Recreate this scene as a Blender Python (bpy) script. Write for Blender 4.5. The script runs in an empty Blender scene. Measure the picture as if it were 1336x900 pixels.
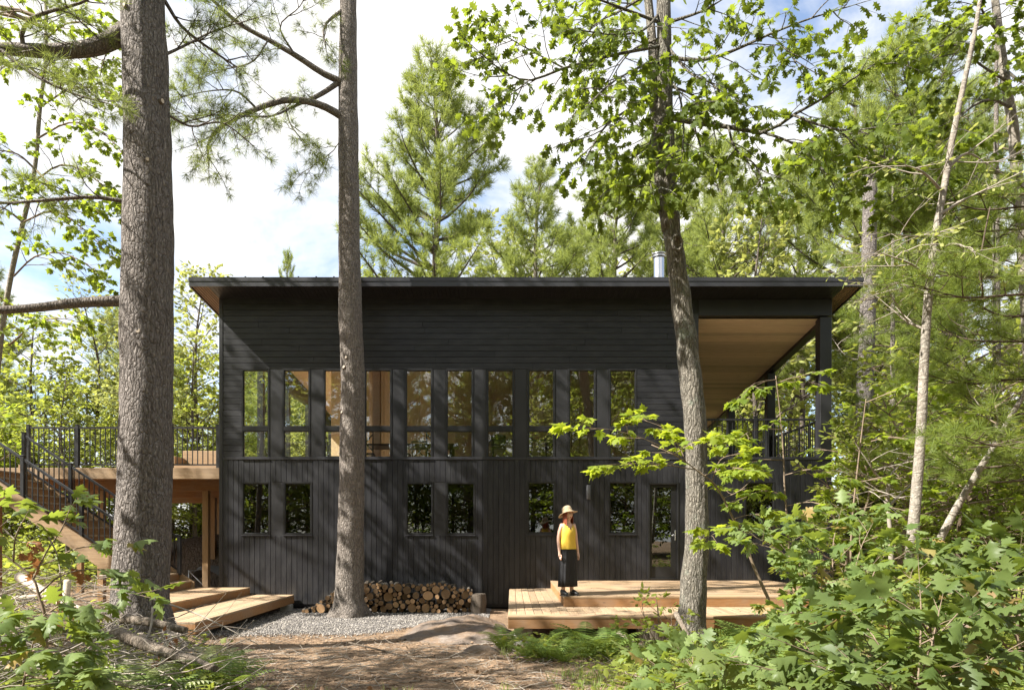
import bpy, bmesh, math, random
import numpy as np
from mathutils import Vector, Matrix, Euler, noise

SC = bpy.context.scene
COL = SC.collection
R = math.radians
EYE = 1.8; HZ = 697.0; CX = 668.0; FP = 891.0
YW = 16.5                                   # plane of the front wall

def at(px, py, Y):                          # a point of the place, found from where it is seen and its distance
    return Vector(((px-CX)*Y/FP, Y, EYE-(py-HZ)*Y/FP))
def wx(px): return (px-CX)*YW/FP
def wz(py): return EYE-(py-HZ)*YW/FP

# ------------------------------------------------------------------ objects
ORG = {}
def thing(name, loc, label, cat, group=None, kind=None):
    o = bpy.data.objects.new(name, None); COL.objects.link(o)
    o.empty_display_size = .2
    o.location = loc; ORG[o.name] = Vector(loc)
    tag(o, label, cat, group, kind); return o
def tag(o, label=None, cat=None, group=None, kind=None):
    if label: o['label'] = label
    if cat: o['category'] = cat
    if group: o['group'] = group
    if kind: o['kind'] = kind
    return o
def link(name, me, mats, parent=None, loc=None):
    o = bpy.data.objects.new(name, me); COL.objects.link(o)
    for m in (mats if isinstance(mats, (list, tuple)) else [mats]):
        me.materials.append(m)
    if parent is not None:
        o.parent = parent; ORG[o.name] = ORG[parent.name]
    else:
        ORG[o.name] = Vector(loc) if loc is not None else Vector((0,0,0))
        o.location = ORG[o.name]
    return o
def children(o): return [c for c in bpy.data.objects if c.parent == o]
def copy_tree(o, parent=None, kids=None):
    c = o.copy(); COL.objects.link(c); ORG[c.name] = ORG[o.name]
    if parent is not None: c.parent = parent
    for ch in (KID(o)): copy_tree(ch, c)
    return c
_KID = {}
def KID(o):
    if o.name not in _KID: _KID[o.name] = children(o)
    return _KID[o.name]

class MB:
    """collects shapes, then links them as ONE mesh object"""
    def __init__(s): s.v = []; s.f = []; s.m = []; s.mi = 0; s.smooth = set()
    def add(s, vs, fs, smooth=False):
        b = len(s.v); s.v.extend([tuple(p) for p in vs])
        for f in fs:
            if smooth: s.smooth.add(len(s.f))
            s.f.append([b+i for i in f]); s.m.append(s.mi)
        return s
    def box(s, x0, x1, y0, y1, z0, z1, ch=0.0):
        x0,x1 = min(x0,x1),max(x0,x1); y0,y1 = min(y0,y1),max(y0,y1); z0,z1 = min(z0,z1),max(z0,z1)
        if ch <= 0:
            vs = [(x0,y0,z0),(x1,y0,z0),(x1,y1,z0),(x0,y1,z0),(x0,y0,z1),(x1,y0,z1),(x1,y1,z1),(x0,y1,z1)]
            return s.add(vs, [(0,3,2,1),(4,5,6,7),(0,1,5,4),(1,2,6,5),(2,3,7,6),(3,0,4,7)])
        c = min(ch, (x1-x0)*.3, (y1-y0)*.3, (z1-z0)*.3)
        vs = []; 
        # eight corners, three verts each (bevelled box)
        idx = {}
        for i,x in enumerate((x0,x1)):
            for j,y in enumerate((y0,y1)):
                for k,z in enumerate((z0,z1)):
                    sx,sy,sz = (1-2*i)*c,(1-2*j)*c,(1-2*k)*c
                    idx[i,j,k] = len(vs)
                    vs += [(x,y+sy,z+sz),(x+sx,y,z+sz),(x+sx,y+sy,z)]
        F = []
        g = lambda i,j,k,a: idx[i,j,k]+a
        F += [(g(0,0,0,0),g(0,0,1,0),g(0,1,1,0),g(0,1,0,0)), (g(1,0,0,0),g(1,1,0,0),g(1,1,1,0),g(1,0,1,0))]
        F += [(g(0,0,0,1),g(1,0,0,1),g(1,0,1,1),g(0,0,1,1)), (g(0,1,0,1),g(0,1,1,1),g(1,1,1,1),g(1,1,0,1))]
        F += [(g(0,0,0,2),g(0,1,0,2),g(1,1,0,2),g(1,0,0,2)), (g(0,0,1,2),g(1,0,1,2),g(1,1,1,2),g(0,1,1,2))]
        for j in (0,1):
            for k in (0,1):
                F.append((g(0,j,k,1),g(1,j,k,1),g(1,j,k,2),g(0,j,k,2)))
        for i in (0,1):
            for k in (0,1):
                F.append((g(i,0,k,0),g(i,1,k,0),g(i,1,k,2),g(i,0,k,2)))
        for i in (0,1):
            for j in (0,1):
                F.append((g(i,j,0,0),g(i,j,1,0),g(i,j,1,1),g(i,j,0,1)))
        for i in (0,1):
            for j in (0,1):
                for k in (0,1):
                    F.append((g(i,j,k,0),g(i,j,k,1),g(i,j,k,2)))
        return s.add(vs, F)
    def bar(s, a, b, w, h, up=(0,0,1)):
        a = Vector(a); b = Vector(b); d = (b-a).normalized(); u = Vector(up)
        x = d.cross(u); 
        if x.length < 1e-4: x = d.cross(Vector((1,0,0)))
        x.normalize(); u = x.cross(d)
        vs = []
        for p in (a,b):
            for sx,su in ((-1,-1),(1,-1),(1,1),(-1,1)):
                vs.append(p + x*(sx*w/2) + u*(su*h/2))
        return s.add(vs, [(3,2,1,0),(4,5,6,7),(0,1,5,4),(1,2,6,5),(2,3,7,6),(3,0,4,7)])
    def tube(s, pts, rad, n=6, cap=True, smooth=True, lump=0.0, seed=0.0):
        pts = [Vector(p) for p in pts]; k = len(pts)
        if not hasattr(rad, '__len__'): rad = [rad]*k
        vs = []; x = None
        for i,p in enumerate(pts):
            t = (pts[min(i+1,k-1)]-pts[max(i-1,0)])
            t = t.normalized() if t.length > 1e-9 else Vector((0,0,1))
            if x is None:
                x = t.cross(Vector((0.3,1,0.1)))
                if x.length < .1: x = t.cross(Vector((1,0,0)))
            x = (x - t*x.dot(t)).normalized(); y = t.cross(x)
            for j in range(n):
                a = 2*math.pi*j/n; q = x*math.cos(a)+y*math.sin(a); r = rad[i]
                if lump: r *= 1+lump*noise.noise(Vector((p.x*3+q.x*.9+seed, p.y*3+q.y*.9, p.z*1.7)))
                vs.append(p+q*r)
        fs = [(i*n+j, i*n+(j+1)%n, (i+1)*n+(j+1)%n, (i+1)*n+j) for i in range(k-1) for j in range(n)]
        s.add(vs, fs, smooth)
        if cap:
            b = len(s.v)-len(vs)
            s.f.append([b+j for j in reversed(range(n))]); s.m.append(s.mi)
            s.f.append([b+(k-1)*n+j for j in range(n)]); s.m.append(s.mi)
        return s
    def lathe(s, prof, c, n=24, axis='Z', smooth=True, sq=(1,1)):
        c = Vector(c); vs = []
        for r,h in prof:
            for j in range(n):
                a = 2*math.pi*j/n; u,v = r*math.cos(a)*sq[0], r*math.sin(a)*sq[1]
                vs.append(c+Vector({'Z':(u,v,h),'Y':(u,h,-v),'X':(h,u,v)}[axis]))
        k = len(prof)
        fs = [(i*n+j, i*n+(j+1)%n, (i+1)*n+(j+1)%n, (i+1)*n+j) for i in range(k-1) for j in range(n)]
        return s.add(vs, fs, smooth)
    def mesh(s, name, org=(0,0,0)):
        me = bpy.data.meshes.new(name); o = Vector(org)
        me.from_pydata([(v[0]-o.x, v[1]-o.y, v[2]-o.z) for v in s.v], [], s.f)
        me.polygons.foreach_set('material_index', s.m)
        if s.smooth:
            sm = np.zeros(len(s.f), bool); sm[list(s.smooth)] = True
            me.polygons.foreach_set('use_smooth', sm)
        me.update(); return me
    def build(s, name, mats, parent=None, loc=None):
        org = ORG[parent.name] if parent is not None else (Vector(loc) if loc is not None else Vector((0,0,0)))
        return link(name, s.mesh(name, org), mats, parent, loc)

# ------------------------------------------------------------------ leaves, needles: many small faces in one mesh
def strip_leaf(out, fold=.22, droop=.18, wave=0.0):
    """out: right-hand outline from stem to tip; returns verts and quads about a midrib"""
    k = len(out); V = []; F = []
    zf = lambda x,y: -fold*abs(x) - droop*y*y + wave*math.sin(9*y+3*x)
    for x,y in out: V.append((0,min(max(y,0),1),zf(0,y)))
    for x,y in out: V.append((x,y,zf(x,y)))
    for x,y in out: V.append((-x,y,zf(x,y)))
    for i in range(k-1):
        F.append((i, k+i, k+i+1, i+1)); F.append((i, i+1, 2*k+i+1, 2*k+i))
    return np.array(V), F
MAPLE = [(0,0),(.10,-.07),(.36,-.02),(.27,.16),(.60,.40),(.40,.46),(.25,.50),(.27,.72),(.13,.72),(0,1)]
def fan_leaf(out, c=(0,.28), fold=.2, droop=.2):
    o = list(out)+[(-x,y) for x,y in reversed(out[1:-1])]
    zf = lambda x,y: -fold*abs(x)-droop*y*y
    V = [(c[0],c[1],zf(*c))]+[(x,y,zf(x,y)) for x,y in o]
    n = len(o); F = [(0,1+i,1+(i+1)%n) for i in range(n)]
    return np.array(V), F
OAK = [(.012,0),(.05,.10),(.12,.16),(.27,.20),(.30,.26),(.17,.33),(.20,.39),(.39,.47),(.41,.54),(.19,.57),(.20,.63),(.34,.73),(.33,.79),(.15,.80),(.15,.88),(.06,.93),(.004,1)]
T_MAPLE = fan_leaf(MAPLE); T_MAPLE2 = fan_leaf([(x*.92,y) for x,y in MAPLE], fold=.45, droop=.35)
T_OAK = strip_leaf(OAK); T_OAK2 = strip_leaf([(x*1.12,y) for x,y in OAK], fold=.5, droop=.32, wave=.03)
T_OAK3 = strip_leaf([(x*.95,y) for x,y in OAK], fold=.85, droop=.65, wave=.05)
T_OAKBIG = strip_leaf(OAK, fold=.16, droop=.22, wave=.025)
T_LEAF = strip_leaf([(.02,0),(.27,.3),(.24,.62),(.004,1)], fold=.3, droop=.15)
T_DIST = strip_leaf([(.03,0),(.36,.42),(.004,1)], fold=.35, droop=.2)
def tuft(n, L, w, seed, spread=1.0, tipw=.3):
    r = random.Random(seed); V = []; F = []
    for i in range(n):
        th = math.acos(1-spread*r.random()); ph = 2*math.pi*(i*0.618+r.random()*.2)
        d = Vector((math.sin(th)*math.cos(ph), math.cos(th), math.sin(th)*math.sin(ph)))
        l = L*(.75+.4*r.random()); s = d.cross(Vector((r.uniform(-1,1),r.uniform(-1,1),r.uniform(-1,1)))).normalized()*w
        b = d*0.01*r.random(); e = d*l + Vector((0,0,-.10*l))
        k = len(V); V += [b-s*.6, b+s*.6, e+s*tipw, e-s*tipw]; F.append((k,k+1,k+2,k+3))
    return np.array([tuple(v) for v in V]), F
T_TUFT = [tuft(11, .17, .0075, s, .75) for s in range(3)]
T_TUFT_NEAR = [tuft(30, .135, .0030, s, .95) for s in range(3)]
T_TUFT_MID = [tuft(16, .15, .0036, s, .75) for s in range(3)]

def frames(D, N):
    Y = D/np.maximum(np.linalg.norm(D,axis=1,keepdims=True),1e-9)
    X = np.cross(Y,N); X /= np.maximum(np.linalg.norm(X,axis=1,keepdims=True),1e-9)
    Z = np.cross(X,Y); return np.stack([X,Y,Z],axis=2)
def scatter_arrays(tmpls, P, M, S, rs):
    Vs=[];Ls=[];Ts=[];base=0
    which = rs.randint(0,len(tmpls),len(P))
    for ti,(tv,tf) in enumerate(tmpls):
        sel = which==ti
        if not sel.any(): continue
        p=P[sel]; m=M[sel]; s=S[sel]; n=len(p); k=len(tv)
        V = np.einsum('nij,kj->nki', m, tv)*s[:,None,None]+p[:,None,:]
        lv = np.concatenate([np.array(f) for f in tf]); lt = np.array([len(f) for f in tf])
        L = (lv[None,:]+(np.arange(n)*k)[:,None]+base).ravel()
        Vs.append(V.reshape(-1,3)); Ls.append(L); Ts.append(np.tile(lt,n)); base += n*k
    return np.concatenate(Vs), np.concatenate(Ls), np.concatenate(Ts)
def mesh_arrays(name, V, L, T, org, smooth=False):
    me = bpy.data.meshes.new(name); V = V-np.array(org)[None,:]
    me.vertices.add(len(V)); me.vertices.foreach_set('co', V.astype(np.float32).ravel())
    me.loops.add(len(L)); me.loops.foreach_set('vertex_index', L.astype(np.int32))
    me.polygons.add(len(T)); st = np.concatenate([[0],np.cumsum(T)[:-1]])
    me.polygons.foreach_set('loop_start', st.astype(np.int32))
    if smooth: me.polygons.foreach_set('use_smooth', np.ones(len(T),bool))
    me.update(calc_edges=True); return me
def scatter(name, tmpls, P, D, N, S, mat, rs, parent=None, loc=None):
    org = ORG[parent.name] if parent is not None else (loc if loc is not None else (0,0,0))
    V,L,T = scatter_arrays(tmpls, P, frames(D,N), S, rs)
    return link(name, mesh_arrays(name,V,L,T,org), mat, parent, loc)

# ------------------------------------------------------------------ branches
def sample(pts, t):
    k = len(pts)-1; f = min(max(t,0),.9999)*k; i = int(f); u = f-i
    return pts[i].lerp(pts[i+1],u), (pts[i+1]-pts[i]).normalized()
def plen(pts): return sum((pts[i+1]-pts[i]).length for i in range(len(pts)-1))
def shoot(p, d, L, nseg, rg, wob=.15, up=0.0):
    d = Vector(d).normalized(); pts = [Vector(p)]
    for i in range(nseg):
        d = (d+Vector((rg.uniform(-wob,wob),rg.uniform(-wob,wob),rg.uniform(-wob,wob)+up/nseg))).normalized()
        pts.append(pts[-1]+d*(L/nseg))
    return pts
def smooth_path(pts, n):
    """Catmull-Rom through the points"""
    P = [Vector(p) for p in pts]; P = [P[0]*2-P[1]]+P+[P[-1]*2-P[-2]]
    out = []; k = len(P)-3
    for s in range(n+1):
        f = s/n*k; i = min(int(f),k-1); t = f-i; a,b,c,d = P[i:i+4]
        out.append(.5*((2*b)+(c-a)*t+(2*a-5*b+4*c-d)*t*t+(3*b-a-3*c+d)*t**3))
    return out
def grow(limbs, rg, levels):
    """limbs: [(pts, r0, r1)]; levels: dicts (gap, t0, len=(base,tip), ang, up, wob, flat, seg, r).  Returns tubes and the last twigs."""
    tubes = [(p,a,b) for p,a,b in limbs]; cur = limbs
    for lv in levels:
        nxt = []
        for pts,r0,r1 in cur:
            L = plen(pts); n = max(1,int(L*(1-lv['t0'])/lv['gap'])); side = rg.choice((-1,1))
            for i in range(n+1):
                t = lv['t0']+(1-lv['t0'])*(i+rg.uniform(.1,.9))/(n+1)
                if rg.random() < lv.get('skip',0): continue
                p,d = sample(pts,t)
                side = -side
                flat = Vector((0,0,1)).cross(d)
                if flat.length < .2: flat = Vector((math.cos(i*2.4),math.sin(i*2.4),0))
                flat.normalize()
                a = R(lv['ang']+rg.uniform(-15,15))
                rnd = Vector((rg.uniform(-1,1),rg.uniform(-1,1),rg.uniform(-1,1)))*(1-lv.get('flat',.7))
                q = (flat*side+rnd); q = (q-d*q.dot(d))
                if q.length < .05: continue
                q.normalize(); dd = d*math.cos(a)+q*math.sin(a)
                ln = (lv['len'][0]*(1-t)+lv['len'][1]*t)*rg.uniform(.65,1.25)
                tw = shoot(p,dd,ln,lv.get('seg',4),rg,lv.get('wob',.15),lv.get('up',0))
                rr = min(r0*(1-t)+r1*t, lv['r'])
                nxt.append((tw, rr, rr*.45))
            # the limb's own end carries leaves as well
            nxt.append(([sample(pts,.86)[0], pts[-1], pts[-1]+(pts[-1]-sample(pts,.9)[0]).normalized()*lv['len'][1]*.6], r1, r1*.5))
        tubes += nxt; cur = nxt
    return tubes, cur
def sites(twigs, rg, per_m, t0=.15, spread=.8, jit=.02, tips=1):
    P=[];D=[]
    for pts,_,_ in twigs:
        L = plen(pts); n = max(1,int(L*per_m+rg.random()))
        for i in range(n):
            p,d = sample(pts, t0+(1-t0)*rg.random())
            q = Vector((rg.uniform(-1,1),rg.uniform(-1,1),rg.uniform(-1,1)))
            P.append(p+q*jit); D.append(d+q*spread)
        for i in range(tips):
            d = (pts[-1]-pts[-2]).normalized(); q = Vector((rg.uniform(-1,1),rg.uniform(-1,1),rg.uniform(-1,1)))
            P.append(pts[-1]); D.append(d+q*spread*.6)
    return np.array([tuple(p) for p in P]), np.array([tuple(d) for d in D])
def tubes_mb(tubes, big=6):
    mb = MB()
    for pts,r0,r1 in tubes:
        k = len(pts); n = big if r0>.05 else (4 if r0>.012 else 3)
        mb.tube(pts,[r0+(r1-r0)*i/(k-1) for i in range(k)],n,cap=False)
    return mb
def up_normals(n, rs, j=.5):
    return np.stack([rs.normal(0,j,n),rs.normal(0,j,n),np.ones(n)],1)

# ------------------------------------------------------------------ materials
MATS = {}
class NT:
    def __init__(s, name):
        s.m = bpy.data.materials.new(name); s.m.use_nodes = True; s.t = s.m.node_tree
        s.b = s.t.nodes['Principled BSDF']; s.out = s.t.nodes['Material Output']; MATS[name] = s.m
    def n(s, typ, **kw):
        nd = s.t.nodes.new(typ)
        for k,v in kw.items(): 
            if k in nd.inputs.keys() if hasattr(nd,'inputs') else False: nd.inputs[k].default_value = v
            else: setattr(nd,k,v)
        return nd
    def l(s, a, b): s.t.links.new(a,b)
    def coords(s, scale=(1,1,1), rot=(0,0,0), kind='Object'):
        tc = s.n('ShaderNodeTexCoord'); mp = s.n('ShaderNodeMapping')
        mp.inputs['Scale'].default_value = scale; mp.inputs['Rotation'].default_value = rot
        s.l(tc.outputs[kind], mp.inputs['Vector']); return mp.outputs['Vector']
    def noise(s, vec, scale, detail=4, rough=.6, dist=0):
        nd = s.n('ShaderNodeTexNoise'); nd.inputs['Scale'].default_value = scale; nd.inputs['Detail'].default_value = detail
        nd.inputs['Roughness'].default_value = rough; nd.inputs['Distortion'].default_value = dist
        s.l(vec, nd.inputs['Vector']); return nd.outputs['Fac']
    def voro(s, vec, scale, feature='F1', out='Distance', rand=1.0):
        nd = s.n('ShaderNodeTexVoronoi'); nd.feature = feature; nd.inputs['Scale'].default_value = scale
        nd.inputs['Randomness'].default_value = rand
        s.l(vec, nd.inputs['Vector']); return nd.outputs[out]
    def ramp(s, fac, stops):
        nd = s.n('ShaderNodeValToRGB'); e = nd.color_ramp.elements
        while len(e) < len(stops): e.new(.5)
        for i,(p,c) in enumerate(stops):
            e[i].position = p; e[i].color = (c,c,c,1) if not hasattr(c,'__len__') else (*c,1)
        s.l(fac, nd.inputs['Fac']); return nd.outputs['Color']
    def mix(s, fac, a, b, mode='MIX'):
        nd = s.n('ShaderNodeMix'); nd.data_type = 'RGBA'; nd.blend_type = mode
        for sock,v in ((nd.inputs['Factor'],fac),(nd.inputs['A'],a),(nd.inputs['B'],b)):
            if hasattr(v,'is_linked') or hasattr(v,'node'): s.l(v,sock)
            elif hasattr(v,'__len__'): sock.default_value = (*v,1)
            else: sock.default_value = v
        # colour sockets live further down the list
        return nd
    def mixc(s, fac, a, b, mode='MIX'):
        nd = s.n('ShaderNodeMix'); nd.data_type = 'RGBA'; nd.blend_type = mode
        ins = [nd.inputs[0], nd.inputs[6], nd.inputs[7]]
        for sock,v in zip(ins,(fac,a,b)):
            if hasattr(v,'node'): s.l(v,sock)
            elif hasattr(v,'__len__'): sock.default_value = (*v,1)
            else: sock.default_value = v
        return nd.outputs[2]
    def math(s, op, a, b=0.0):
        nd = s.n('ShaderNodeMath'); nd.operation = op
        for sock,v in zip(nd.inputs,(a,b)):
            if hasattr(v,'node'): s.l(v,sock)
            else: sock.default_value = v
        return nd.outputs[0]
    def island(s): return s.n('ShaderNodeNewGeometry').outputs['Random Per Island']
    def bump(s, h, strength=.5, dist=.01, normal=None):
        nd = s.n('ShaderNodeBump'); nd.inputs['Strength'].default_value = strength; nd.inputs['Distance'].default_value = dist
        s.l(h, nd.inputs['Height'])
        if normal is not None: s.l(normal, nd.inputs['Normal'])
        return nd.outputs['Normal']
    def done(s, col=None, rough=None, normal=None, spec=None, metal=None):
        for k,v in (('Base Color',col),('Roughness',rough),('Normal',normal),('Specular IOR Level',spec),('Metallic',metal)):
            if v is None: continue
            if hasattr(v,'node'): s.l(v,s.b.inputs[k])
            elif hasattr(v,'__len__'): s.b.inputs[k].default_value = (*v,1)
            else: s.b.inputs[k].default_value = v
        return s.m

def m_plain(name, col, rough=.5, spec=.4, metal=0, var=.12, scale=6):
    t = NT(name); f = t.noise(t.coords(), scale, 5)
    c = t.ramp(f, [(.25,[x*(1-var) for x in col]),(.75,[min(1,x*(1+var)) for x in col])])
    return t.done(c, t.ramp(f,[(.2,max(0,rough-.08)),(.8,min(1,rough+.1))]), t.bump(t.noise(t.coords(),scale*14,3),.12,.004), spec, metal)
def m_wood(name, c1, c2, axis=0, rough=.6, knots=True, spec=.25, grain=1.0):
    t = NT(name); sc = [9,9,9]; sc[axis] = .55
    isl = t.island()
    add = t.n('ShaderNodeVectorMath'); add.operation = 'ADD'
    cmb = t.n('ShaderNodeCombineXYZ'); k = t.math('MULTIPLY',isl,37.0)
    for i in range(3): t.l(k,cmb.inputs[i])
    t.l(t.coords(),add.inputs[0]); t.l(cmb.outputs[0],add.inputs[1])
    mp = t.n('ShaderNodeMapping'); mp.inputs['Scale'].default_value = sc; t.l(add.outputs[0],mp.inputs['Vector'])
    v = mp.outputs['Vector']
    g = t.noise(v, 2.2*grain, 6, .62, .8); g2 = t.noise(v, 9*grain, 4, .6, .2)
    base = t.ramp(g, [(.3,c1),(.7,c2)])
    dark = t.mixc(t.ramp(g2,[(.42,.35),(.6,0.0)]), base, [x*.62 for x in c1])
    iv = t.ramp(isl, [(0,.74),(.5,1.0),(1,1.12)])
    c = t.mixc(1.0, dark, iv, 'MULTIPLY')
    if knots:
        sk = [3.2,3.2,3.2]; sk[axis] = 1.3
        mp2 = t.n('ShaderNodeMapping'); mp2.inputs['Scale'].default_value = sk; t.l(add.outputs[0],mp2.inputs['Vector'])
        kd = t.voro(mp2.outputs['Vector'], 1.6)
        c = t.mixc(t.ramp(kd,[(.035,.85),(.075,0.0)]), c, [x*.28 for x in c1])
    if name.startswith('cedar'):
        wv = t.noise(t.coords((1.3,1.3,1.3)),1.0,6,.65); c = t.mixc(t.ramp(wv,[(.45,0.0),(.72,.5)]), c, (.25,.205,.16))
    return t.done(c, t.ramp(g2,[(.3,rough+.12),(.7,rough-.06)]), t.bump(g2,.25,.003), spec)
def m_bark(name, crack, plate, light, sx=16, sz=4.2, depth=.03, lichen=None):
    t = NT(name); v0 = t.coords()
    dn = t.n('ShaderNodeTexNoise'); dn.inputs['Scale'].default_value = 5; dn.inputs['Detail'].default_value = 3
    t.l(v0,dn.inputs['Vector'])
    ad = t.n('ShaderNodeVectorMath'); ad.operation = 'MULTIPLY_ADD'; ad.inputs[1].default_value = (.11,.11,.34)
    t.l(dn.outputs['Color'],ad.inputs[0]); t.l(v0,ad.inputs[2])
    mp = t.n('ShaderNodeMapping'); mp.inputs['Scale'].default_value = (sx,sx,sz); t.l(ad.outputs[0],mp.inputs['Vector'])
    e1 = t.voro(mp.outputs['Vector'],1.0,'DISTANCE_TO_EDGE'); e2 = t.voro(mp.outputs['Vector'],2.3,'DISTANCE_TO_EDGE'); cell = t.voro(mp.outputs['Vector'],2.3,'F1','Color')
    fine = t.noise(t.coords((46,46,15)),1.0,7,.75); rag = t.noise(t.coords((14,14,9)),1.0,5,.7)
    e = t.math('ADD', t.math('MINIMUM',e1,t.math('MULTIPLY_ADD',e2,1.2)), t.math('MULTIPLY',t.math('SUBTRACT',rag,.5),.22))
    e.node.inputs[0].links[0].from_node.inputs[1].links[0].from_node.inputs[2].default_value = .07
    h = t.ramp(e,[(0,0.0),(.2,.7),(.5,1.0)])
    col = t.ramp(e,[(0.0,crack),(.09,[a*.5+b*.5 for a,b in zip(crack,plate)]),(.26,plate)])
    sep = t.n('ShaderNodeSeparateColor'); t.l(cell,sep.inputs[0])
    col = t.mixc(t.math('MULTIPLY',sep.outputs[0],.5), col, light)
    col = t.mixc(t.ramp(fine,[(.36,.75),(.62,0.0)]), col, [x*.4 for x in plate])
    if lichen:
        lf = t.noise(v0, 3.4, 6, .7); col = t.mixc(t.ramp(lf,[(.54,0.0),(.66,.6)]), col, lichen)
    hh = t.math('ADD', t.math('MULTIPLY',h,1.0), t.math('MULTIPLY',fine,.45))
    return t.done(col, .88, t.bump(hh,1.0,depth), .15)
def m_leaf(name, dark, lite, trans, gloss=.35, tf=.42, dry=None):
    t = NT(name); isl = t.island()
    big = t.noise(t.coords(), 1.1, 3)
    f = t.math('ADD', t.math('MULTIPLY',isl,.65), t.math('MULTIPLY',big,.35))
    c = t.ramp(f, [(.12,dark),(.8,lite)])
    if dry: c = t.mixc(t.ramp(isl,[(.955,0.0),(.965,1.0)]), c, dry)
    tc = t.ramp(f, [(.12,[x*.75 for x in trans]),(.8,trans)])
    t.done(c, min(.75,gloss+.12), None, .28)
    tr = t.n('ShaderNodeBsdfTranslucent'); t.l(tc,tr.inputs['Color'])
    mx = t.n('ShaderNodeMixShader'); mx.inputs[0].default_value = tf
    t.l(t.b.outputs[0],mx.inputs[1]); t.l(tr.outputs[0],mx.inputs[2]); t.l(mx.outputs[0],t.out.inputs['Surface'])
    return t.m

def m_siding(name, axis):
    t = NT(name); sc = [22,22,22]; sc[axis] = 1.1
    g = t.noise(t.coords(sc),1.0,6,.65,.6); isl = t.island(); bs=[7,7,7]; bs[axis]=2.2; blot = t.noise(t.coords(bs),1.0,6,.7)
    c = t.ramp(g,[(.3,(.0058,.0059,.0080)),(.72,(.0175,.0175,.0210))])
    c = t.mixc(1.0,c,t.ramp(isl,[(0,.72),(1,1.25)]),'MULTIPLY')
    c = t.mixc(t.ramp(blot,[(.44,0.0),(.72,.75)]),c,(.034,.034,.036))
    gm = t.n('ShaderNodeSeparateXYZ'); t.l(t.n('ShaderNodeNewGeometry').outputs['Position'],gm.inputs[0])   # dust splashed up from the ground
    du = t.math('MULTIPLY', t.ramp(gm.outputs[2],[(.15,.85),(.75,0.0)]), t.ramp(t.noise(t.coords((5,5,2.2)),1.0,6,.7),[(.38,0.0),(.68,1.0)]))
    c = t.mixc(t.math('MULTIPLY',du,.6),c,(.085,.075,.062))
    return t.done(c, t.ramp(g,[(.2,.55),(.8,.36)]), t.bump(g,.3,.004), .5)
def m_glass(name, tint=(.86,.9,.88), refl=.16):
    t = NT(name); t.t.nodes.remove(t.b)
    fr = t.n('ShaderNodeFresnel'); fr.inputs[0].default_value = 1.5
    fac = t.math('ADD', t.math('MULTIPLY',fr.outputs[0],1.1), refl)
    wob = t.noise(t.coords((1,1,1)),1.6,2); nb = t.bump(wob,.02,.02)
    tr = t.n('ShaderNodeBsdfTransparent'); tr.inputs[0].default_value = (*tint,1)
    gl = t.n('ShaderNodeBsdfGlossy'); gl.inputs['Roughness'].default_value = 0.0; gl.inputs['Color'].default_value = (.95,.97,.95,1)
    t.l(nb,gl.inputs['Normal'])
    mx = t.n('ShaderNodeMixShader'); t.l(fac,mx.inputs[0]); t.l(tr.outputs[0],mx.inputs[1]); t.l(gl.outputs[0],mx.inputs[2])
    t.l(mx.outputs[0],t.out.inputs['Surface']); return t.m

M = {}
M['side_h'] = m_siding('black_siding_horizontal',0)
M['side_v'] = m_siding('black_siding_vertical',2)
M['black'] = m_plain('black_painted_metal',(.016,.016,.018),.42,.5,0,.15,5)
M['fascia'] = m_plain('black_fascia_metal',(.030,.030,.034),.35,.5,.0,.15,3)
M['frame'] = m_plain('window_frame_black',(.014,.014,.015),.35,.5,0,.1,5)
M['panel'] = m_plain('black_infill_panel',(.022,.022,.024),.40,.5,0,.2,2)
M['cedar'] = m_wood('cedar_deck',(.33,.215,.12),(.46,.325,.195),0,.62)
M['cedar_y'] = m_wood('cedar_deck_depthwise',(.34,.23,.135),(.47,.345,.215),1,.62)
M['cedar_red'] = m_wood('cedar_fascia',(.28,.14,.055),(.38,.205,.09),0,.6)
M['cedar_z'] = m_wood('cedar_post',(.34,.2,.09),(.44,.28,.14),2,.6)
M['ceil'] = m_wood('pine_ceiling',(.80,.585,.43),(.88,.69,.53),0,.5,True,.3,.8)
M['soffit'] = m_wood('soffit_boards',(.19,.125,.085),(.25,.165,.11),1,.55)
M['interior'] = m_wood('interior_panelling',(.74,.54,.32),(.82,.65,.43),2,.5,False)
M['int_floor'] = m_wood('interior_floor',(.40,.27,.15),(.48,.34,.2),0,.35)
M['white_wall'] = m_plain('interior_plaster',(.55,.5,.42),.8,.2,0,.05)
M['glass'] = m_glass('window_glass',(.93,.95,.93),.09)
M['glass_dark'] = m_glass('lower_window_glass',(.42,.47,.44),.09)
M['steel'] = m_plain('stainless_flue',(.62,.62,.63),.22,.5,1.0,.1,2)
M['concrete'] = m_plain('concrete_block',(.30,.29,.27),.9,.2,0,.2,14)
M['tarp'] = m_plain('grey_tarp',(.16,.165,.17),.6,.3,0,.25,5)
M['alu'] = m_plain('aluminium_tube',(.55,.55,.55),.35,.5,.9,.1,4)
M['pine_bark'] = m_bark('white_pine_bark',(.030,.024,.021),(.31,.27,.24),(.43,.39,.355),19,6.0,.032)
M['pine_bark2'] = m_bark('slim_pine_bark',(.035,.027,.022),(.35,.30,.255),(.47,.42,.37),25,7,.026)
M['oak_bark'] = m_bark('oak_bark',(.035,.028,.021),(.31,.275,.22),(.43,.40,.34),24,3.2,.03,(.25,.28,.22))
M['birch_bark'] = m_bark('birch_bark',(.15,.12,.095),(.37,.33,.27),(.48,.44,.38),6,16,.008)
M['far_bark'] = m_bark('forest_bark',(.04,.032,.026),(.17,.14,.115),(.25,.21,.175),10,3,.02)
M['twig'] = m_plain('twig_bark',(.10,.075,.055),.85,.15,0,.35,9)
M['grey_twig'] = m_plain('dead_twig',(.30,.26,.215),.9,.1,0,.3,9)
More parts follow.
